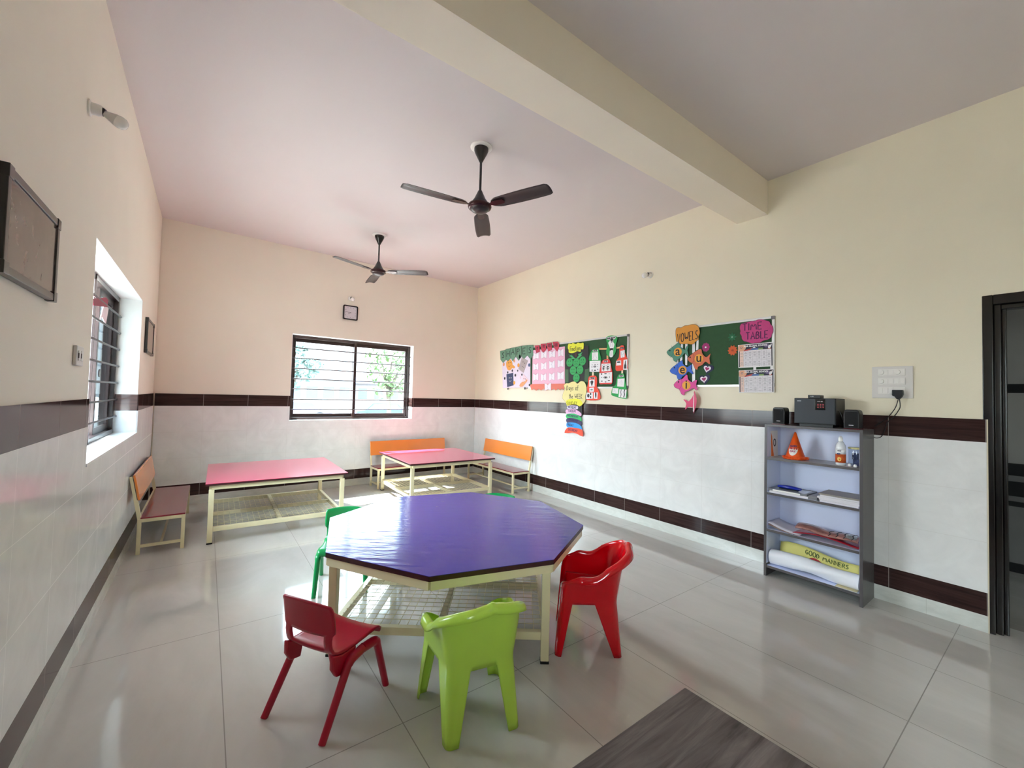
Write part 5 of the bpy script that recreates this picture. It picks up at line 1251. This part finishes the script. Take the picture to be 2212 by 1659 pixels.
for du, dv, a_, b_, c in ((0, -2, 26, 14, 1), (4, 24, 16, 4, 0), (-48, -6, 7, 6, 0), (-44, 20, 12, 3, 1), (46, 22, 7, 5, 0), (46, -4, 6, 5, 1), (-42, -46, 15, 5, 0), (4, -50, 13, 9, 0), (48, -40, 6, 9, 0)):
    cut('printed_picture', ink if not c else K('grey_print', '#8E8A8E'), o_, t, poly=disc_(u+du, v+dv, a_, b_, 10), th=.0004)
t, o_ = cutout('red cutout titled Eyes with two drawn eyes and a facts card', 'eyes', K('red_card', '#E23A38'), ['eyescard', 'eyeslow'], ('eyestitle', 'EYES'), off=.0232)
u, v = cen('eyescard')
for s_ in (-1, 1):
    cut('drawn_eye', ink, o_, t, poly=disc_(u+s_*32, v-10, 20, 28, 14), th=.0004); cut('eye_white', wc, o_+.0002, t, poly=disc_(u+s_*32+4, v-14, 12, 20, 12), th=.0004)
    cut('pupil', ink, o_+.0004, t, poly=disc_(u+s_*32+2, v-14, 7, 12, 10), th=.0004); stroke([(u+s_*32-22, v+22), (u+s_*32, v+36), (u+s_*32+22, v+24)], o_, t, ink, 2)
u, v = cen('eyeslow')
for du, dv, a_, b_, c in ((-60, 46, 10, 10, 0), (-60, 8, 10, 4, 0), (0, 48, 22, 6, 0), (0, 4, 34, 14, 1), (4, 2, 11, 10, 0), (56, 46, 8, 5, 1), (60, 6, 4, 12, 0), (-54, -40, 12, 7, 0), (4, -50, 12, 5, 0), (54, -34, 17, 5, 0)):
    cut('printed_picture', ink if not c else K('grey_print', '#8E8A8E'), o_+.0001*(c == 0), t, poly=disc_(u+du, v+dv, a_, b_, 10), th=.0004)
t, o_ = cutout('orange red cutout titled Ears on the right end of the long board', 'ears', red_, ['earsA', 'earsB', 'earsC'], ('earstitle', 'EARS'))
u, v = cen('earsA'); stroke([(u+4, v-38), (u-10, v-20), (u-18, v+12), (u-4, v+36), (u+16, v+28), (u+16, v+4), (u+2, v-6)], o_, t, K('grey_print', '#8E8A8E'), 1.8)
u, v = cen('earsB'); cut('printed_picture', ink, o_, t, poly=disc_(u, v+10, 28, 9, 14), th=.0004)
u, v = cen('earsC'); cut('printed_picture', K('dark_print2', '#3C3A3E'), o_, t, poly=[(u-18, v-44), (u+18, v-44), (u+16, v-4), (u+8, v+6), (u+5, v+48), (u-3, v+48), (u-8, v+6), (u-16, v-4)], th=.0004)
t, o_ = cutout('orange red cutout titled Tongue hanging below the long board beside the weekday cloud', 'tongue', red_, ['tongueA', 'tongueB', 'tongueC', 'tongueD'], ('tonguetitle', 'TONGUE', .6))
u, v = cen('tongueA'); cut('printed_picture', K('dark_print2', '#3C3A3E'), o_, t, poly=smooth_poly([(u-24, v+20), (u, v+34), (u+24, v+20), (u+14, v-10), (u, v-36), (u-14, v-10)], 3), th=.0004)
u, v = cen('tongueB'); cut('printed_picture', K('grey_print', '#8E8A8E'), o_, t, poly=disc_(u, v, 20, 10, 14), th=.0004)
u, v = cen('tongueC')
for du, dv, r_ in ((-18, 0, 20), (20, 22, 12), (20, -18, 12)): cut('printed_picture', K('dark_print2', '#3C3A3E'), o_, t, poly=disc_(u+du, v+dv, r_, r_*1.2, 14), th=.0004)
u, v = cen('tongueD'); cut('printed_picture', ink, o_, t, poly=smooth_poly([(u-8, v+34), (u+10, v+38), (u+14, v), (u+6, v-34), (u-6, v-10)], 3), th=.0004)
t, o_ = cutout('green cutout titled Skin hanging from the right end of the long board', 'skin', grn, ['skinA', 'skinB', 'skinC'], ('skintitle', 'SKIN'))
random.seed(5)
for k_ in ('skinA', 'skinB'):
    u, v = cen(k_); stroke([(u+random.uniform(-26, 26), v+random.uniform(-28, 28)) for _ in range(7)], o_, t, K('grey_print', '#8E8A8E'), .8)
u, v = cen('skinC')
for du, c in ((-24, K('grey_print', '#8E8A8E')), (24, ink)): stroke([(u+du-8, v-44), (u+du+4, v-10), (u+du-4, v+16), (u+du+6, v+46)], o_, t, c, 7, 'printed_picture')
M_stick = K('wooden_craft_stick', '#E2B07A')
for i, l in enumerate(('wooden craft stick joining the green top cutout to the nose cutout', 'wooden craft stick joining the green top cutout to the ears cutout', 'wooden craft stick between the green top cutout and the eyes cutout', 'pale craft stick between the nose cutout and the tongue cutout', 'pale craft stick between the ears cutout and the skin cutout')):
    o = MB().prism(pairs(W['stick%d' % i]), .0165, .0185, wp).build('craft_stick', M_stick if i < 3 else K('pale_craft_stick', '#E8DCC0')); tag(o, l, 'craft stick', 'craft sticks on the long board')

# --- vowels
t = thing('vowels_sign', 'mustard cloud card lettered VOWELS on the left corner of the smaller board', 'sign', (0, -4.06, 1.91))
q = smooth_poly(pairs(W['vowels']), 3); MB().prism(q, .022, .0245, wp).build('cloud_card', K('mustard_card', '#D9912E'), t); stroke([*q, q[0]], .0246, t, ink, 1.2, 'outline')
vc_ = pairs(W['vowc'])[0]; marker('VOWELS', vc_[0]-2, vc_[1]-4, 215, 88, .0249, ink, t, 4.4, slope=.08)
M_rib = mat('white_satin_ribbon', '#E9E9EC', .3, var=.03)
for i in range(4):
    o = MB().prism(pairs(W['rib%d' % i]), .0165, .0180, wp).build('ribbon', M_rib); tag(o, ('white ribbon behind the green fish below the VOWELS cloud, leftmost of four', 'white ribbon hanging between the green fish body and its tail, second from left', 'long white ribbon hanging to the board bottom between blue and orange fish', 'short white ribbon above the orange fish, rightmost of four')[i], 'ribbon', 'white ribbons under the vowels cloud')
dcs = pairs(W['disc']); er = pairs(W['discr']); ra, rb = abs(er[0][0]-dcs[0][0]), abs(er[1][1]-dcs[0][1]); ey = pairs(W['fisheye'])
for k_, ch, h, i, l, of in (('fa', 'a', '#4E8E78', 0, 'sage green paper fish marked with the letter a', .0205), ('fe', 'e', '#2F63C8', 1, 'blue paper fish marked with the letter e', .0215), ('fi', 'i', '#DC4C98', 2, 'pink paper fish marked with the letter i', .0235), ('fu', 'u', '#D26A48', 3, 'burnt orange paper fish marked with the letter u', .0225)):
    t = thing('paper_fish', l, 'paper fish', (0, -dcs[i][0]/1000, dcs[i][1]/1000-.1), 0, 'vowel paper fish')
    q = smooth_poly(pairs(W[k_]), 2); b = MB().prism(q, of, of+.002, wp).build('fish_body', K('fish_card_'+ch, h), t); stroke([*q, q[0]], of+.002, b, ink, 1.1, 'outline')
    p = cut('letter_disc', K('amber_card', '#E8A23A'), of+.0022, t, poly=disc_(*dcs[i], ra, rb, 26), th=.001)
    wtext(ch, dcs[i][0], dcs[i][1]+6, .125, of+.0034, ink, p, bold=.001)
    cut('eye', ink, of+.0022, b, poly=disc_(*ey[i], 7, 9, 10), th=.0005)
    e_ = ey[i]; d0 = dcs[i]; g_ = e_[0]+.48*(d0[0]-e_[0]-ra)
    stroke([(g_-6, e_[1]+50), (g_+18, e_[1]+10), (g_+12, e_[1]-40), (g_-14, e_[1]-75)], of+.0024, b, ink, 1.0, 'gill_line')
t = thing('paper_fish', 'folded pink paper fish curling off the wall below the others', 'paper fish', (0, -4.1, 1.27), 0, 'vowel paper fish')
MB().prism(smooth_poly(pairs(W['fo']), 2), .014, .016, wp).build('fish_body', K('fish_card_o', '#DC4C78'), t)
q = pairs(W['fo2']); u0 = q[0][0]
MB().prism(smooth_poly(q, 2), 0, .0016, lambda u, v, w: (-.016-w-.75*max(0, (u-u0))/1000, -u/1000, v/1000)).build('folded_half', K('fish_card_o2', '#D9587A'), t)
cut('white_back', K('white_paper_back', '#F0EEEE'), .0185, t, 'foback', th=.001)

# --- flowers and hearts
fl = pairs(W['flowers'])
def flower(label, uc, vc, r, h, hc, pet, depth=.3):
    t = thing('paper_flower', label, 'paper flower', (0, -uc/1000, vc/1000-r/1000), 0, 'small paper flowers on the green board')
    k = pet*8; cut('petals', K('petal_'+h[1:], h), .0125, t, poly=[(uc+r*.92*(1-depth/2+depth/2*math.cos(pet*2*PI*i/k))*math.cos(2*PI*i/k), vc+r*(1-depth/2+depth/2*math.cos(pet*2*PI*i/k))*math.sin(2*PI*i/k)) for i in range(k)])
    cut('flower_centre', K('centre_'+hc[1:], hc), .0147, t, poly=disc_(uc, vc, r*.2, r*.2, 12), th=.002)
flower('small magenta paper flower with a white centre left of the empty green area', *fl[0], 44, '#A01E68', '#F0E8EE', 9, .12)
flower('small dark green paper flower near the top middle of the smaller board', *fl[1], 42, '#176A42', '#7EAA90', 8, .5)
flower('small orange paper flower beside the upper timetable', *fl[2], 48, '#D2581C', '#A03A10', 10, .25)
hs = pairs(W['hearts'])
def heart(uc, vc, s, rot=0):
    o = []
    for i in range(28):
        a = 2*PI*i/28; x = 16*math.sin(a)**3; y = 13*math.cos(a)-5*math.cos(2*a)-2*math.cos(3*a)-math.cos(4*a)+2
        c, d = math.cos(rot), math.sin(rot); o.append((uc+s*(x*c-y*d)/16, vc+s*(x*d+y*c)/16))
    return o
for (u, v), l, r_ in ((hs[0], 'upper navy edged paper heart with white ring and magenta middle', -.25), (hs[1], 'lower navy edged paper heart with white ring and magenta middle', .1)):
    t = thing('paper_heart', l, 'paper heart', (0, -u/1000, v/1000-.04), 0, 'layered paper hearts')
    cut('navy_heart', K('navy_heart_card', '#1E1E4A'), .0125, t, poly=heart(u+6, v, 54, r_)); cut('white_heart', K('white_heart_card', '#EFE2EC'), .0147, t, poly=heart(u-2, v+2, 36, r_), th=.001); cut('magenta_heart', K('magenta_heart_card', '#A82468'), .0159, t, poly=heart(u-1, v+4, 20, r_), th=.001)

# --- time table sign and sheets
t = thing('timetable_sign', 'magenta cloud card lettered TIME TABLE at the top right of the smaller board', 'sign', (0, -4.69, 1.86))
q = smooth_poly(pairs(W['ttcloud']), 3); MB().prism(q, .0170, .0195, wp).build('cloud_card', K('magenta_card', '#C43A7E'), t); stroke([*q, q[0]], .0197, t, ink2, 1.2, 'outline')
tc_ = pairs(W['ttc']); mk_ = K('purple_marker', '#5A1450')
marker('TIME', tc_[0][0]-4, tc_[0][1], 158, 62, .0199, mk_, t, 4.8); marker('TABLE', tc_[1][0]+2, tc_[1][1], 178, 62, .0199, mk_, t, 4.8)
for i, l in enumerate(('upper printed school timetable sheet pinned on the smaller board', 'lower printed school timetable sheet hanging below the upper one')):
    q = pairs(W['tt%d' % i]); (a0_, b0_), (a1_, b1_), (a2_, b2_), (a3_, b3_) = q
    def bi(s, r):   # s 0..1 left-right, r 0..1 top-bottom
        return (a0_*(1-s)*(1-r)+a1_*s*(1-r)+a2_*s*r+a3_*(1-s)*r, b0_*(1-s)*(1-r)+b1_*s*(1-r)+b2_*s*r+b3_*(1-s)*r)
    def rect(s0, r0, s1, r1): return [bi(s0, r0), bi(s1, r0), bi(s1, r1), bi(s0, r1)]
    t = thing('timetable_sheet', l, 'timetable', (0, -a0_/1000-.14, b2_/1000), 0, 'printed timetable sheets')
    cut('laminated_sheet', K('white_laminate', '#ECEAEC'), .0165, t, poly=rect(0, 0, 1, 1)); o_ = .0187
    cut('header_band', K('dark_header_print', '#2C2C40'), o_, t, poly=rect(.02, .03, .98, .27), th=.0004)
    cut('left_margin', K('dark_margin_print', '#3E3A44'), o_, t, poly=rect(.02, .27, .05, .97), th=.0004)
    cut('right_margin', K('dark_margin_print', '#3E3A44'), o_, t, poly=rect(.95, .27, .98, .97), th=.0004)
    cut('peach_corner', K('peach_print', '#E0A98A'), o_+.0005, t, poly=smooth_poly([bi(.02, .03), bi(.20, .03), bi(.24, .12), bi(.18, .26), bi(.02, .28)], 3), th=.0003)
    cut('crest', K('brown_crest_print', '#8A5A50'), o_+.0009, t, poly=disc_(*bi(.10, .13), 9, 9, 16), th=.0003); cut('crest_centre', K('pale_crest_print', '#E8D2C6'), o_+.0013, t, poly=disc_(*bi(.10, .13), 5, 5, 12), th=.0002)
    cut('red_wave', K('red_wave_print', '#C2453E'), o_+.0005, t, poly=[bi(.17, .30), bi(.17, .26), bi(.42, .17), bi(.42, .25)], th=.0003)
    cut('blue_wave', K('blue_wave_print', '#4A6AA0'), o_+.0006, t, poly=[bi(.36, .27), bi(.40, .19), bi(.60, .19), bi(.60, .27)], th=.0003)
    cut('green_wave', K('green_wave_print', '#7A9A5A'), o_+.0007, t, poly=[bi(.58, .27), bi(.60, .20), bi(.72, .20), bi(.72, .27)], th=.0003)
    cut('purple_planet', K('purple_print', '#6E5E86'), o_+.0005, t, poly=disc_(*bi(.82, .13), 18, 16, 14), th=.0003)
    cut('white_rocket', K('white_laminate', '#ECEAEC'), o_+.0009, t, poly=smooth_poly([bi(.86, .20), bi(.90, .08), bi(.96, .06), bi(.95, .16), bi(.90, .26)], 2), th=.0003)
    cut('dark_moon', ink, o_+.0013, t, poly=disc_(*bi(.915, .07), 8, 8, 12), th=.0002)
    cut('orange_planet', K('rust_print', '#B8563A'), o_+.0005, t, poly=disc_(*bi(.90, .24), 12, 7, 12), th=.0003)
    u, v = bi(.51, .095); wtext('MAA GLOBAL SCHOOL', u, v, .020, o_+.0010, K('white_print2', '#F4F4F6'), t, width=.92, bold=.0006)
    cut('title_tab', K('white_print2', '#F4F4F6'), o_+.0009, t, poly=rect(.44, .15, .51, .19), th=.0003)
    cut('table_grid_sheet', K('pale_grid_print', '#E2DDE2'), o_, t, poly=rect(.05, .29, .95, .96), th=.0004)
    cut('day_column', K('peach_column_print', '#EBCDC0'), o_+.0005, t, poly=rect(.05, .27, .16, .96), th=.0003)
    g = MB(); 
    for s in (.16, .29, .42, .55, .68, .82): g.prism(rect(s-.0015, .29, s+.0015, .96), o_+.0006, o_+.0009, wp)
    for r in (.42, .54, .66, .70, .84, .90): g.prism(rect(.05, r-.002, .95, r+.002), o_+.0006, o_+.0009, wp)
    g.build('grid_lines', K('grey_grid_ink', '#8F8A92'), t)
    g = MB(); random.seed(i+20)
    for ci, s in enumerate((.105, .225, .355, .485, .615, .75, .885)):
        for r in (.355, .39, .46, .50, .58, .62, .76, .80, .87, .93):
            if random.random() < .82: w_ = random.uniform(.018, .042); g.prism(rect(s-w_, r-.008, s+w_, r+.008), o_+.0006, o_+.0009, wp)
    g.build('printed_words', K('grey_word_ink', '#9A959C'), t)
for u, v, l in ((4687, 1652, 'white paper tab between the two timetable sheets, near their middle'), (4822, 1654, 'white paper tab between the two timetable sheets, at their right end')):
    o = MB().box((-.0215, -(u+11)/1000, (v-16)/1000), (-.0192, -(u-11)/1000, (v+16)/1000)).build('paper_tab', K('white_laminate', '#ECEAEC')); tag(o, l, 'paper tab', 'white tabs joining the timetables')

# red ribbon tied on the left window bars
t = thing('hanging_ribbon', 'crimson and white cloth scrap hung on the left window bars', 'ribbon', (-4.47, -2.2, 1.84))
MB().prism([(-2.62, 1.905), (-2.58, 1.87), (-2.14, 1.93), (-2.12, 1.985), (-2.20, 1.99)], .0, .004, lambda u, v, w: (-4.462-w, u, v)).build('crimson_strip', mat('crimson_cloth', '#8E0F38', .6), t)
MB().prism([(-2.20, 1.96), (-2.05, 1.93), (-2.12, 1.80), (-2.26, 1.84), (-2.33, 1.80)], .006, .010, lambda u, v, w: (-4.462-w, u, v)).build('white_strip', mat('white_pink_cloth', '#F0DCE2', .6), t)
# ------------------------------------------------------------------ outside the windows
M_gr = mat('pale_dusty_ground', '#8E8882', .8, var=.1, vscale=.3)
struct_ = lambda o: struct(zero_origin(o))
struct_(MB().box((-60, .35, -.6), (80, 90, -.5)).box((-60, -40, -.6), (-4.9, .35, -.5)).build('ground', M_gr))
M_wallw = mat('whitewashed_yard_wall', '#76736F', .8, var=.06, vscale=2)
o = MB().box((-12, 8.0, -.5), (22, 8.2, .28)).box((-12, 7.97, .28), (22, 8.23, .34)).build('yard_wall', M_wallw); tag(o, 'low whitewashed yard wall outside the back window', 'wall')
M_curb = mat('concrete_curb', '#7A7672', .8)
o = MB().box((-20, 14, -.5), (40, 14.5, .05)).build('road_curb', M_curb); tag(o, 'pale concrete kerb beyond the yard wall', 'kerb')
M_bld = mat('pale_building_wall', '#6E6C70', .8, var=.05); M_bl2 = mat('grey_blue_roof', '#565A70', .6); M_win = mat('dark_window_glass', '#4A5460', .2)
def building(label, x0, x1, y, h, roofh, wins):
    t = thing('building', label, 'building', ((x0+x1)/2, y, -.5))
    MB().box((x0, y, -.5), (x1, y+6, h)).build('wall', M_bld, t)
    MB().box((x0-.3, y-.4, h), (x1+.3, y+6.2, h+roofh)).build('roof', M_bl2, t)
    n = wins
    for i in range(n):
        x = x0+(x1-x0)*(i+.5)/n; MB().box((x-.45, y-.04, .7), (x+.45, y, 1.8)).build('window', M_win, t)
building('long low pale building seen through the left pane of the back window', 1.5, 6.9, 33, 2.4, .35, 4)
building('distant flat roofed building behind the long low one', 5.0, 7.9, 47, 3.1, .3, 3)
building('pale low building beyond the right hand tree', 8.5, 17, 38, 2.3, .3, 5)
M_leafA = mat('blue_green_leaves', '#38524E', .7, var=.3, vscale=3); M_leafB = mat('yellow_green_leaves', '#4A6238', .7, var=.35, vscale=3); M_bark = mat('grey_bark', '#4A443C', .9)
def tree(label, x, y, blobs, leaf, trunk_h, seed, nleaf=900, ls=.16):
    t = thing('tree', label, 'tree', (x, y, -.5)); random.seed(seed)
    tb = MB(); tb.tube([(x, y, -.5), (x+.05, y, .6), (x-.05, y, trunk_h)], [.13, .10, .07], 8)
    for bx_, by_, bz_, r in blobs: tb.tube([(x-.02, y, trunk_h*.55), ((x+bx_)/2, (y+by_)/2, (trunk_h+bz_)/2), (bx_, by_, bz_)], [.06, .04, .015], 6)
    tb.build('trunk', M_bark, t, smooth=True)
    lb = MB(); tot = sum(b[3]**2 for b in blobs)
    for bx_, by_, bz_, r in blobs:
        for _ in range(int(nleaf*r*r/tot)):
            d = Vector((random.gauss(0, 1), random.gauss(0, 1), random.gauss(0, 1))).normalized()*r*random.uniform(.35, 1)**.5
            c = Vector((bx_, by_, bz_))+Vector((d.x, d.y, d.z*.8)); a = Vector((random.uniform(-1, 1), random.uniform(-1, 1), random.uniform(-1, 1))).normalized(); b = a.orthogonal().normalized()
            s = ls*random.uniform(.6, 1.2); lb.raw([c-a*s, c+b*s*.45, c+a*s, c-b*s*.45], [(0, 1, 2, 3)])
    lb.build('crown', leaf, t, recalc=False)
tree('blue green leafy tree at the far left of the back window view', -.75, 16, [(-.75, 16, 3.0, .95), (-.2, 16, 2.4, .75), (.35, 15.8, 2.65, .5), (-1.6, 16, 2.5, 1.0), (-.3, 16, 3.7, .6), (-.9, 16, 1.7, .7)], M_leafA, 2.2, 1)
tree('yellow green young tree filling the right pane of the back window', 2.75, 12, [(2.2, 12, 3.0, .55), (2.9, 12, 3.2, .7), (3.6, 12, 2.9, .7), (2.3, 12, 2.2, .6), (3.2, 12, 2.1, .7), (2.5, 12, 1.5, .5), (3.7, 12, 1.6, .55), (4.4, 12.2, 2.4, .8)], M_leafB, 2.0, 2)
def car(label, x, y, h):
    t = thing('car', label, 'car', (x, y, -.5)); m = mat('car_paint_'+h[1:], h, .3, coat=.5)
    MB().prism([(-1.9, -.25), (1.9, -.25), (1.95, .15), (1.25, .28), (.75, .72), (-.85, .75), (-1.35, .3), (-1.9, .2)], -.8, .8, lambda u, v, w: (x+u, y+w, v)).build('body', m, t, bevel=.05)
    MB().prism([(1.1, .28), (.7, .66), (-.8, .68), (-1.2, .3)], -.82, .82, lambda u, v, w: (x+u, y+w, v)).build('window_band', M_win, t)
    for wx in (-1.2, 1.2):
        for wy in (-.78, .78): MB().lathe([(0, -.09), (.3, -.09), (.3, .09), (0, .09)], (x+wx, y+wy, -.2), Matrix.Rotation(PI/2, 4, 'X'), 20).build('wheel', M_foot, t)
car('blue parked car beyond the yard wall in the right pane', 5.6, 21, '#2C4688')
car('grey lilac parked car beyond the yard wall in the left pane', 0.6, 22, '#5A5878')
# white grille wall close outside the left window, and a plain wall behind the far left window
o = MB().box((-12.4, -9, -.5), (-12.2, 1.0, 1.0)).build('compound_wall', mat('bright_whitewash', '#E9EEF0', .8)); tag(o, 'bright white compound wall outside the left window', 'wall')
